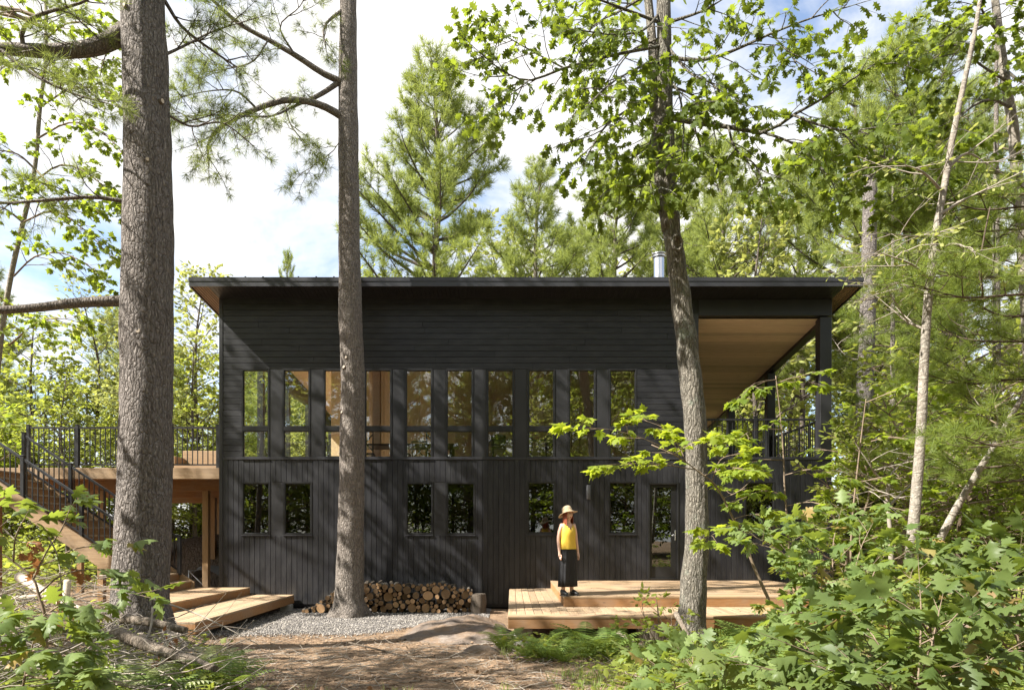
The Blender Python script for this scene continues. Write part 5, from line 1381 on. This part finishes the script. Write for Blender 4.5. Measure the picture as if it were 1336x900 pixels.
stick('dead_branch','bent grey stick standing up from the brush pile',[(199,792),(197,815),(190,833),(168,848)],7.4,7.0,.013,.009,'grey_twig','branch')
stick('dead_branch','pale straight stick on the ground at the bottom left',[(120,898),(132,880),(142,868)],5.2,5.5,.016,.01,'pale_log','branch')
stick('dead_branch','silvery broken branch lying before the lower step',[(806,824),(825,836),(845,845)],9.4,9.1,.03,.018,'pale_log','branch')
stick('dead_branch','dark dead branch leaning against the oak base',[(882,800),(893,820),(906,846),(925,862)],8.4,7.6,.035,.02,'dead_log','branch')
stick('dead_branch','thin crooked stick lying on the dirt path',[(455,838),(490,846),(535,856),(590,857)],8.3,8.0,.012,.006,'dead_log','branch')
hs=thing('tree_stump',at(860,835,9.35),'hollow grey stump overgrown by the leafy shrub before the lower step','stump')
q=at(860,818,9.35); mb=MB(); mb.lathe([(.24,-.35),(.22,-.1),(.20,.0),(.205,.02),(.17,.03),(.14,.0),(.12,-.15)],q,20,sq=(1,.8)); mb.build('stump_wall',M['dead_log'],hs)
def brush():
    r=random.Random(91); mb=MB()
    for k in range(1500):
        y=r.uniform(4.8,12.4); x=(r.uniform(-40,330)-CX)*y/FP; t_=1-sst(190,350,(x*FP/y)+CX)
        if r.random()>t_+.12 or (y>9.9 and (x*FP/y)+CX>165): continue
        z=gz(x,y)+r.random()**1.6*(.42 if y<9.5 else .65)*t_; a=r.uniform(0,6.28); L=r.uniform(.25,1.1); rr_=r.uniform(.003,.010)
        mb.tube(shoot((x,y,z),(math.cos(a),math.sin(a),r.uniform(-.25,.35)),L,5,r,.25,-.1),[rr_*(1-.13*i) for i in range(6)],4,cap=False)
    tag(mb.build('brushwood',M['grey_twig']),'heap of grey twigs and brushwood at the lower left',kind='stuff')
brush()
# ferns
def fern_mesh(seed,n=8,L=.5):
    r=random.Random(seed); V=[];F=[]
    for k in range(n):
        a=2*math.pi*k/n+r.uniform(-.3,.3); l=L*r.uniform(.7,1.15); e=r.uniform(1.1,1.75); d=Vector((math.cos(a),math.sin(a),0)); sd=Vector((-d.y,d.x,0)); m=17; prev=None
        for i in range(m+1):
            t=i/m; p=d*(l*t*(.55+.45*t)) + Vector((0,0,l*e*(t-.62*t*t)))
            if i>1:
                w=l*.30*math.sin(math.pi*min(1,(t*.95+.08)))**.8*(1-.35*t)
                for s_ in (-1,1):
                    tip=p+sd*(s_*w)+d*(w*.35)+Vector((0,0,-w*.22)); b0=prev; b=len(V)
                    q0=prev.lerp(p,.28); q1=prev.lerp(p,.82); V+= [tuple(q0),tuple(q1),tuple((q1+tip)/2+d*.004+Vector((0,0,.006))),tuple(tip),tuple((q0+tip)/2-d*.002)]; F.append((b,b+1,b+2,b+3,b+4) if s_>0 else (b+4,b+3,b+2,b+1,b))
            prev=p
    me=bpy.data.meshes.new('fern'); me.from_pydata(V,[],F); return me
FM=[fern_mesh(s) for s in range(5)]; FP_=[m.copy() for m in FM]
for m in FM: m.materials.append(M['fern'])
for m in FP_: m.materials.append(M['fern_pale'])
rfe=random.Random(55)
def fern(px,py,Y,sc,label,group,pale=False):
    p=at(px,py,Y); o=bpy.data.objects.new('fern',rfe.choice(FP_ if pale else FM)); COL.objects.link(o); o.location=(p.x,Y,gz(p.x,Y)); o.scale=(sc,)*3; o.rotation_euler=(rfe.uniform(-.15,.15),rfe.uniform(-.15,.15),rfe.uniform(0,6.28)); tag(o,label,'fern',group)
for k in range(17):
    Y=rfe.uniform(7.9,10.4); fern(rfe.uniform(655,845),840,Y,rfe.uniform(.5,1.2),'green fern in the bed before the lower cedar step','ferns before the lower cedar step')
for k in range(16):
    Y=rfe.uniform(5.2,7.4); fern(rfe.uniform(140,345),850,Y,rfe.uniform(.6,.95),'pale fern with sunlight put into its colour at the edge of the path','pale ferns left of the path',k%3!=0)
for k in range(14):
    Y=rfe.uniform(4.6,6.6); fern(rfe.uniform(-10,200),870,Y,rfe.uniform(.7,1.0),'green fern under the young oak at the lower left','ferns under the young oak')
for k in range(22):
    Y=rfe.uniform(5.5,9.5); fern(rfe.uniform(930,1330),850,Y,rfe.uniform(.7,1.2),'fern in the shade below the oak shrubs','ferns below the oak shrubs')
# ground cover, litter
def grass():
    P=[];S=[]; r=random.Random(66); bl=[]
    for k in range(9):
        a=k*.7; b=Vector((.03*math.cos(a),.03*math.sin(a),0)); e=Vector((.35*math.cos(a),1,.35*math.sin(a))); bl.append(b)
    V=[];F=[]; rr_=random.Random(2)
    for k in range(9):
        a=rr_.uniform(0,6.28); o=Vector((rr_.uniform(-.25,.25),0,rr_.uniform(-.25,.25))); d=Vector((math.cos(a)*.6,rr_.uniform(.6,1.1),math.sin(a)*.6)); s=Vector((-math.sin(a),0,math.cos(a)))*.022; m=o+d*.55+Vector((0,.12,0)); b=len(V)
        V+=[tuple(o-s),tuple(o+s),tuple(m+s*.8),tuple(m-s*.8),tuple(o+d)]; F+=[(b,b+1,b+2,b+3),(b+3,b+2,b+4)]
    T=(np.array(V),F)
    while len(P)<2600:
        y=r.uniform(4.6,9.8); px=r.uniform(-30,1360); x=(px-CX)*y/FP
        w=max(1-sst(150,330,px),sst(700,860,px)) if y<8.8 else sst(640,700,px)
        w*=.5+.8*noise.noise(Vector((x*1.2,y*1.2,5)))
        if y<6.5 and 330<px<700: w=max(w,.02)
        if r.random()<w: P.append((x,y,gz(x,y)-.005)); S.append(r.uniform(.08,.2))
    P=np.array(P); n=len(P)
    tag(scatter('grass',[T],P,np.tile([[0,0,1.]],(n,1))+rs.normal(0,.12,(n,3)),rs.normal(0,1,(n,3)),np.array(S),M['grass'],rs),'short forest grass beside the path',kind='stuff')
    P=[]                                            # low leafy plants
    while len(P)<9000:
        y=r.uniform(4.5,10.4); px=r.uniform(-40,1380); x=(px-CX)*y/FP
        w=max((1-sst(150,340,px))*.8,sst(640,720,px)*(1 if y>8.4 else 0),sst(730,850,px)); w*=max(.0,.45+.9*noise.noise(Vector((x*1.5,y*1.5,9))))
        if r.random()<w: P.append((x,y,gz(x,y)+r.random()**1.5*.26))
    P=np.array(P); n=len(P); D=rs.normal(0,1,(n,3)); D[:,2]=abs(D[:,2])*.4
    tag(scatter('ground_cover',[T_LEAF,T_MAPLE],P,D,up_normals(n,rs,.4),rs.uniform(.05,.10,n),M['under'],rs),'low leafy ground cover on the forest floor',kind='stuff')
    P=[]
    while len(P)<15000:
        y=r.uniform(4.5,13.0); px=r.uniform(-30,1360); x=(px-CX)*y/FP
        if noise.noise(Vector((x*.9,y*.9,2)))+r.uniform(-.35,.35)<.05: continue
        if y>12.2 and px<640: continue
        P.append((x,y,gz(x,y)+.008))
    P=np.array(P); n=len(P); D=rs.normal(0,1,(n,3)); D[:,2]*=.15
    tag(scatter('leaf_litter',[T_OAK2,T_LEAF],P,D,up_normals(n,rs,.25),rs.uniform(.022,.085,n),M['litter'],rs),'dry brown leaf litter strewn on the soil',kind='stuff')
    P=[]
    for k in range(240):
        u=r.random()
        if u<.4: x,y,z=r.uniform(xu+.1,5.6),r.uniform(yu+.1,YW-.2),ZU2
        elif u<.75: x,y=r.uniform(xl+.05,6.5),r.uniform(yl+.05,yu-.06); z=ZL2
        elif u<.88: x,y,z=r.uniform(-6.1,-5.3),r.uniform(11.5,16.2),zL
        else: x,y,z=r.uniform(-7.3,-6.45),r.uniform(13.1,16.2),zU
        P.append((x,y,z+.006))
    P=np.array(P); n=len(P); D=rs.normal(0,1,(n,3)); D[:,2]*=.05
    tag(scatter('fallen_leaves',[T_OAK2,T_LEAF],P,D,up_normals(n,rs,.12),rs.uniform(.03,.075,n),M['litter'],rs),'fallen leaves lying on the cedar decks',kind='stuff')
    mb=MB()
    for k in range(2200):
        y=r.uniform(5,12.3); px=r.uniform(250,900); x=(px-CX)*y/FP; a=r.uniform(0,6.28)
        mb.tube(shoot((x,y,gz(x,y)+.008),(math.cos(a),math.sin(a),0),r.uniform(.08,.4),3,r,.25,0),r.uniform(.002,.005),3,cap=False)
    tag(mb.build('twig_litter',M['grey_twig']),'small twigs scattered over the dirt path',kind='stuff')
    # understory that covers the far forest floor
    P=[]
    while len(P)<26000:
        y=r.uniform(17,60); px=r.choice((r.uniform(-80,330),r.uniform(890,1440))); x=(px-CX)*y/FP
        if -14<x<9.2 and y<28: continue
        P.append((x,y,gz(x,y)+r.random()**1.3*(1.1+.02*y)))
    P=np.array(P); n=len(P); D=rs.normal(0,1,(n,3)); D[:,2]*=.3
    tag(scatter('undergrowth',[T_DIST],P,D,up_normals(n,rs,.5),rs.uniform(.18,.34,n),M['under'],rs),'low green undergrowth on the far forest floor',kind='stuff')
    P=[]
    while len(P)<9000:
        y=r.uniform(9.5,17); px=r.uniform(1085,1440); x=(px-CX)*y/FP
        if x<8.0 and y>15: continue
        P.append((x,y,gz(x,y)+r.random()**1.4*.8))
    P=np.array(P); n=len(P); D=rs.normal(0,1,(n,3)); D[:,2]*=.3
    tag(scatter('undergrowth',[T_LEAF],P,D,up_normals(n,rs,.45),rs.uniform(.09,.17,n),M['under'],rs),'bright green undergrowth below the birches',kind='stuff')
grass()

# ------------------------------------------------------------------ the woman on the deck
def person():
    px,py=741,776.5; Yp=yu+.16; p=at(px,py,Yp); O=Vector((p.x,Yp,ZU2))
    o=thing('person',O,'woman in straw hat, yellow sleeveless top and black culottes standing on the upper platform','person')
    def fix(ob):                                   # children are modelled about the feet
        ob.parent=o; ORG[ob.name]=O; return ob
    # body: one skinned surface
    J=[(0,0,.86,.125,.095),(0,0,.99,.105,.08),(0,-.005,1.14,.12,.085),(0,.012,1.24,.10,.07),(0,.012,1.30,.058,.05),(0,.0,1.38,.044,.046),(0,-.006,1.42,.05,.05)]
    E=[(i,i+1) for i in range(6)]
    for s in (-1,1):
        b=len(J); J+=[(s*.125,.012,1.272,.05,.05),(s*.17,.022,1.13,.038,.038),(s*.186,.025,1.005,.034,.034),(s*.192,-.005,.88,.029,.029),(s*.193,-.03,.785,.021,.024),(s*.193,-.042,.735,.016,.03),(s*.191,-.048,.70,.012,.028)]
        E+=[(3,b)]+[(b+i,b+i+1) for i in range(6)]
        b=len(J); J+=[(s*.085,0,.76,.085,.085),(s*.09,-.005,.45,.055,.058),(s*.088,.02,.27,.045,.05),(s*.088,.015,.085,.033,.036),(s*.10,-.06,.045,.034,.028),(s*.105,-.12,.03,.03,.02)]
        E+=[(0,b)]+[(b+i,b+i+1) for i in range(5)]
    me=bpy.data.meshes.new('b'); me.from_pydata([j[:3] for j in J],E,[]); tmp=bpy.data.objects.new('b',me); COL.objects.link(tmp)
    sk=tmp.modifiers.new('s','SKIN'); ss=tmp.modifiers.new('d','SUBSURF'); ss.levels=2; ss.render_levels=2
    for i,j in enumerate(J): me.skin_vertices[0].data[i].radius=(j[3],j[4])
    me.skin_vertices[0].data[0].use_root=True
    dg=bpy.context.evaluated_depsgraph_get(); dg.update(); bm=bmesh.new(); bm.from_mesh(tmp.evaluated_get(dg).to_mesh()); bpy.data.objects.remove(tmp)
    # head with a face
    def head(dirv,n=None):
        x,y,z=dirv; r=1.0; v=Vector((x*.073,y*.092,z*.112))
        if y<0:
            f=-y
            v.x*=1-.20*max(0,-z)*f; v.y+= .012*max(0,z)*f
            v.y-= .024*math.exp(-((x/.16)**2+((z+.10)/.22)**2))*f           # nose
            v.y+= .010*(math.exp(-(((x-.38)/.17)**2+((z-.12)/.13)**2))+math.exp(-(((x+.38)/.17)**2+((z-.12)/.13)**2)))
            v.y-= .006*math.exp(-((x/.3)**2+((z+.52)/.10)**2)); v.y-=.009*math.exp(-((x/.3)**2+((z+.88)/.16)**2))
        if z<-.3: v.x*=1-.22*(-z-.3); v.y*=1-.16*(-z-.3)
        return v
    HC=Vector((0,-.012,1.475)); RH=Matrix.Rotation(R(9),3,'Z')
    nu,nv=36,28; base=len(bm.verts); hv=[]
    for i in range(nv+1):
        th=math.pi*i/nv
        for j in range(nu):
            a=2*math.pi*j/nu; d=(math.sin(th)*math.cos(a),math.sin(th)*math.sin(a),math.cos(th)); hv.append(bm.verts.new(HC+RH@head(d)))
    def qf(vs,mi):
        vs=[v for k,v in enumerate(vs) if v not in vs[:k]]
        if len(vs)>2:
            f=bm.faces.new(vs); f.material_index=mi; f.smooth=True
    for f in bm.faces: f.smooth=True
    for i in range(nv):
        for j in range(nu):
            th=math.pi*(i+.5)/nv; a=2*math.pi*(j+.5)/nu; x,y,z=math.sin(th)*math.cos(a),math.sin(th)*math.sin(a),math.cos(th)
            mi=0
            if y<0 and abs(x)<.27 and -.60<z<-.46: mi=1
            if y<0 and .24<abs(x)<.52 and .07<z<.18: mi=2
            qf([hv[i*nu+j],hv[(i+1)*nu+j],hv[(i+1)*nu+(j+1)%nu],hv[i*nu+(j+1)%nu]],mi)
    # fingers and ears
    mb=MB()
    for s in (-1,1):
        for k,(dy,l) in enumerate(((-.026,.058),(-.009,.066),(.009,.062),(.024,.048))):
            a=Vector((s*.191,-.047+dy,.708)); mb.tube([a,a+Vector((-s*.002,-.006,-l*.5)),a+Vector((-s*.010,-.004,-l))],[.0085,.008,.006],7)
        a=Vector((s*.188,-.066,.745)); mb.tube([a,a+Vector((-s*.004,-.018,-.026)),a+Vector((-s*.008,-.022,-.05))],[.010,.009,.007],7)
        e=HC+RH@Vector((s*.072,.012,-.005)); mb.lathe([(.0,-.008),(.020,-.004),(.024,.004),(.012,.010),(0,.008)],e,10,'X')
    b=[bm.verts.new(v) for v in mb.v]
    for f in mb.f:
        nf=bm.faces.new([b[i] for i in f]); nf.smooth=True
    me=bpy.data.meshes.new('body'); bm.to_mesh(me); bm.free(); fix(link('body',me,[M['skin'],M['lip'],M['eye']]))
    def loft(name,rings,mat,n=44,skip=None,solid=.004):
        vs=[];F=[]
        for (z,cx,cy,f) in rings:
            for j in range(n):
                a=2*math.pi*j/n; rx,ry=f(a); vs.append((cx+rx*math.cos(a),cy+ry*math.sin(a),z if not callable(z) else z(a)))
        for i in range(len(rings)-1):
            for j in range(n):
                q=(i*n+j,i*n+(j+1)%n,(i+1)*n+(j+1)%n,(i+1)*n+j)
                c=sum((Vector(vs[k]) for k in q),Vector())/4
                if skip and skip(c): continue
                F.append(q)
        mb=MB(); mb.add(vs,F,True); return fix(mb.build(name,mat))
    # blouse
    fold=lambda a,k,ph,s: 1+s*math.sin(k*a+ph)
    def ring(rx,ry,s=0.0,k=9,ph=0): return lambda a:(rx*fold(a,k,ph,s),ry*fold(a,k,ph,s))
    bl=[(.845,0,.0,ring(.158,.122,.035)),(.90,0,0,ring(.155,.12,.03,9,.3)),(.98,0,0,ring(.145,.112,.02,8,.8)),(1.06,0,-.004,ring(.142,.112,.012,7,1.2)),(1.13,0,-.008,ring(.145,.12,.008)),(1.19,0,-.002,ring(.142,.108)),(1.23,0,.004,ring(.138,.094)),(1.265,0,.008,ring(.132,.082)),(1.295,0,.012,ring(.112,.070)),(1.318,0,.012,ring(.088,.056))]
    def skip(c):
        if c.z>1.20 and abs(c.x)>.118+(.02*(1.3-c.z)/.1): return True
        if c.y<0 and c.z>1.185 and abs(c.x)<(c.z-1.185)*.75: return True
        if c.y>0 and c.z>1.25 and abs(c.x)<(c.z-1.25)*.9: return True
        return False
    loft('sleeveless_top',bl,M['yellow'],56,skip)
    # culottes
    def leg(rx,ry,s,pin,ph=0):
        def f(a):
            q=1+s*math.sin(11*a+ph)+s*.7*math.sin(17*a+ph*2); pz=1-pin*math.exp(-((math.cos(a))/.22)**2); return rx*q,ry*q*pz
        return f
    loft('culottes',[(1.0,0,0,leg(.118,.092,0,0)),(.94,0,0,leg(.132,.10,.01,0)),(.86,0,.004,leg(.148,.112,.02,.02)),(.76,0,.006,leg(.158,.116,.028,.10,.3)),(.6,0,.006,leg(.165,.118,.036,.22,.5)),(.44,0,.006,leg(.172,.12,.042,.3,.6)),(.28,0,.006,leg(.178,.122,.05,.34,.7)),(.165,0,.006,leg(.184,.124,.055,.36,.8)),(.167,0,.006,leg(.174,.114,.055,.36,.8))],M['trousers'],72)
    # hair
    vs=[];F=[];n=40;m=14
    for i in range(m+1):
        t=i/m
        for j in range(n):
            a=-math.pi/2+R(56)+(2*math.pi-R(112))*j/(n-1); z=1.588-t*.30; k=min(1,math.sin(min(1,t*2.6+.12)*math.pi/2))
            w=1+.05*math.sin(j*2.3)+.03*math.sin(j*5.1+t*6); fl=1+.12*max(0,t-.4)
            q=RH@Vector((.085*k*w*math.cos(a)*fl,.104*k*w*math.sin(a)*(1 if math.sin(a)<0 else .95),0)); vs.append((HC.x+q.x,HC.y+q.y+.006,z-.02*t*math.sin(j*1.7)))
    for i in range(m):
        for j in range(n-1): F.append((i*n+j,i*n+j+1,(i+1)*n+j+1,(i+1)*n+j))
    mb=MB(); mb.add(vs,F,True); fix(mb.build('hair',M['hair']))
    # hat
    mb=MB(); n=44; prof=[(0,.125),(.035,.123),(.062,.112),(.080,.090),(.089,.055),(.093,.012),(.097,.0),(.125,-.010),(.155,-.020),(.178,-.026),(.180,-.030),(.155,-.025),(.125,-.015),(.096,-.006)]
    vs=[]; RT=Matrix.Rotation(R(9),3,'Z')@Matrix.Rotation(R(-17),3,'X')@Matrix.Rotation(R(-7),3,'Y')
    for r_,h in prof:
        for j in range(n):
            a=2*math.pi*j/n; hh=h+(.016*math.sin(2*a+.6)*max(0,(r_-.1)/.08) if r_>.1 else 0); vs.append(Vector((0,.012,1.508))+RT@Vector((r_*math.cos(a),r_*1.08*math.sin(a),hh)))
    mb.add(vs,[(i*n+j,(i+1)*n+j,(i+1)*n+(j+1)%n,i*n+(j+1)%n) for i in range(len(prof)-1) for j in range(n)],True); fix(mb.build('straw_hat',M['straw']))
    # shoes
    for s in (-1,1):
        def shoe_ring(t): 
            y=.065-.235*t; w=.033+.012*math.sin(math.pi*min(1,t*1.1))-.010*max(0,t-.8)*5*.5; h=.085*(1-t)**.6+.03 if t<.98 else .02
            return y,w,h
        mb=MB(); vs=[]; n=12; k=12
        for i in range(k+1):
            y,w,h=shoe_ring(i/k); e=.35 if i in (0,k) else 1
            for j in range(n):
                a=2*math.pi*j/n; vs.append((s*.10+w*e*math.cos(a)+s*.012*(i/k),y,.016+max(0,.5+.5*math.sin(a))*h*e))
        F=[(i*n+j,i*n+(j+1)%n,(i+1)*n+(j+1)%n,(i+1)*n+j) for i in range(k) for j in range(n)]+[tuple(range(n-1,-1,-1)),tuple(k*n+j for j in range(n))]
        mb.add(vs,F,True); sh=fix(mb.build('shoe',M['shoe']))
        mb=MB(); pts=[(s*.10+1.06*(.033+.012*math.sin(math.pi*min(1,i/k*1.1)))*sg+s*.012*(i/k),.068-.243*i/k) for sg,rng in ((1,range(k+1)),(-1,range(k,-1,-1))) for i in rng]
        q=len(pts); mb.add([(x,y,z) for z in (.001,.018) for x,y in pts],[tuple(range(q-1,-1,-1)),tuple(range(q,2*q))]+[(i,(i+1)%q,q+(i+1)%q,q+i) for i in range(q)])
        so=mb.build('sole',M['sole']); so.parent=sh; ORG[so.name]=O
    o.rotation_euler=(0,0,R(26))
    for c in [x for x in bpy.data.objects if x.parent==o]: c.location=(0,0,0)
    return o
person()

# ------------------------------------------------------------------ sky, sun, camera
w=bpy.data.worlds.new('World'); SC.world=w; w.use_nodes=True; nt=w.node_tree; bg=nt.nodes['Background']
TO_SUN=Vector((-2.35,-1.0,2.5)).normalized()
sky=nt.nodes.new('ShaderNodeTexSky'); sky.sky_type='NISHITA'; sky.sun_disc=False
sky.sun_elevation=math.asin(TO_SUN.z); sky.sun_rotation=math.atan2(TO_SUN.x,TO_SUN.y)%(2*math.pi); sky.air_density=1.0; sky.dust_density=1.0; sky.ozone_density=1.0
tc=nt.nodes.new('ShaderNodeTexCoord'); mp=nt.nodes.new('ShaderNodeMapping'); mp.inputs['Scale'].default_value=(1,1,1.7); mp.inputs['Location'].default_value=SKYLOC
n1=nt.nodes.new('ShaderNodeTexNoise'); n1.inputs['Scale'].default_value=2.4; n1.inputs['Detail'].default_value=7; n1.inputs['Roughness'].default_value=.58; n1.inputs['Distortion'].default_value=.35
rp=nt.nodes.new('ShaderNodeValToRGB'); rp.color_ramp.elements[0].position=.40; rp.color_ramp.elements[1].position=.56; rp.color_ramp.elements[0].color=(.05,.05,.05,1)
mx=nt.nodes.new('ShaderNodeMix'); mx.data_type='RGBA'; mx.inputs[7].default_value=(CLOUD,CLOUD*.985,CLOUD*.96,1)
nt.links.new(tc.outputs['Generated'],mp.inputs[0]); nt.links.new(mp.outputs[0],n1.inputs['Vector']); nt.links.new(n1.outputs['Fac'],rp.inputs[0]); nt.links.new(rp.outputs[0],mx.inputs[0]); nt.links.new(sky.outputs[0],mx.inputs[6]); nt.links.new(mx.outputs[2],bg.inputs['Color'])
bg.inputs['Strength'].default_value=.10
sl_=bpy.data.lights.new('sun','SUN'); sl_.energy=5.0; sl_.angle=R(.55); sl_.color=(1,.955,.885); so_=bpy.data.objects.new('sun',sl_); COL.objects.link(so_); so_.rotation_euler=TO_SUN.to_track_quat('Z','Y').to_euler(); so_.location=(-30,0,40)
cam=bpy.data.cameras.new('camera'); cam.lens=24; cam.sensor_width=36; cam.sensor_fit='HORIZONTAL'; cam.shift_y=(HZ-450)/1336; cam.clip_start=.05; cam.clip_end=1000
co=bpy.data.objects.new('camera',cam); COL.objects.link(co); co.location=(0,0,EYE); co.rotation_euler=(math.pi/2,0,0); SC.camera=co
vs_=SC.view_settings; SC.display_settings.display_device='sRGB'; vs_.view_transform='Standard'; vs_.look='None'; vs_.gamma=1; vs_.use_curve_mapping=False; vs_.exposure=EXPO
cy=SC.cycles; cy.max_bounces=8; cy.diffuse_bounces=4; cy.glossy_bounces=3; cy.transmission_bounces=4; cy.transparent_max_bounces=10; cy.sample_clamp_indirect=8; cy.use_denoising=True
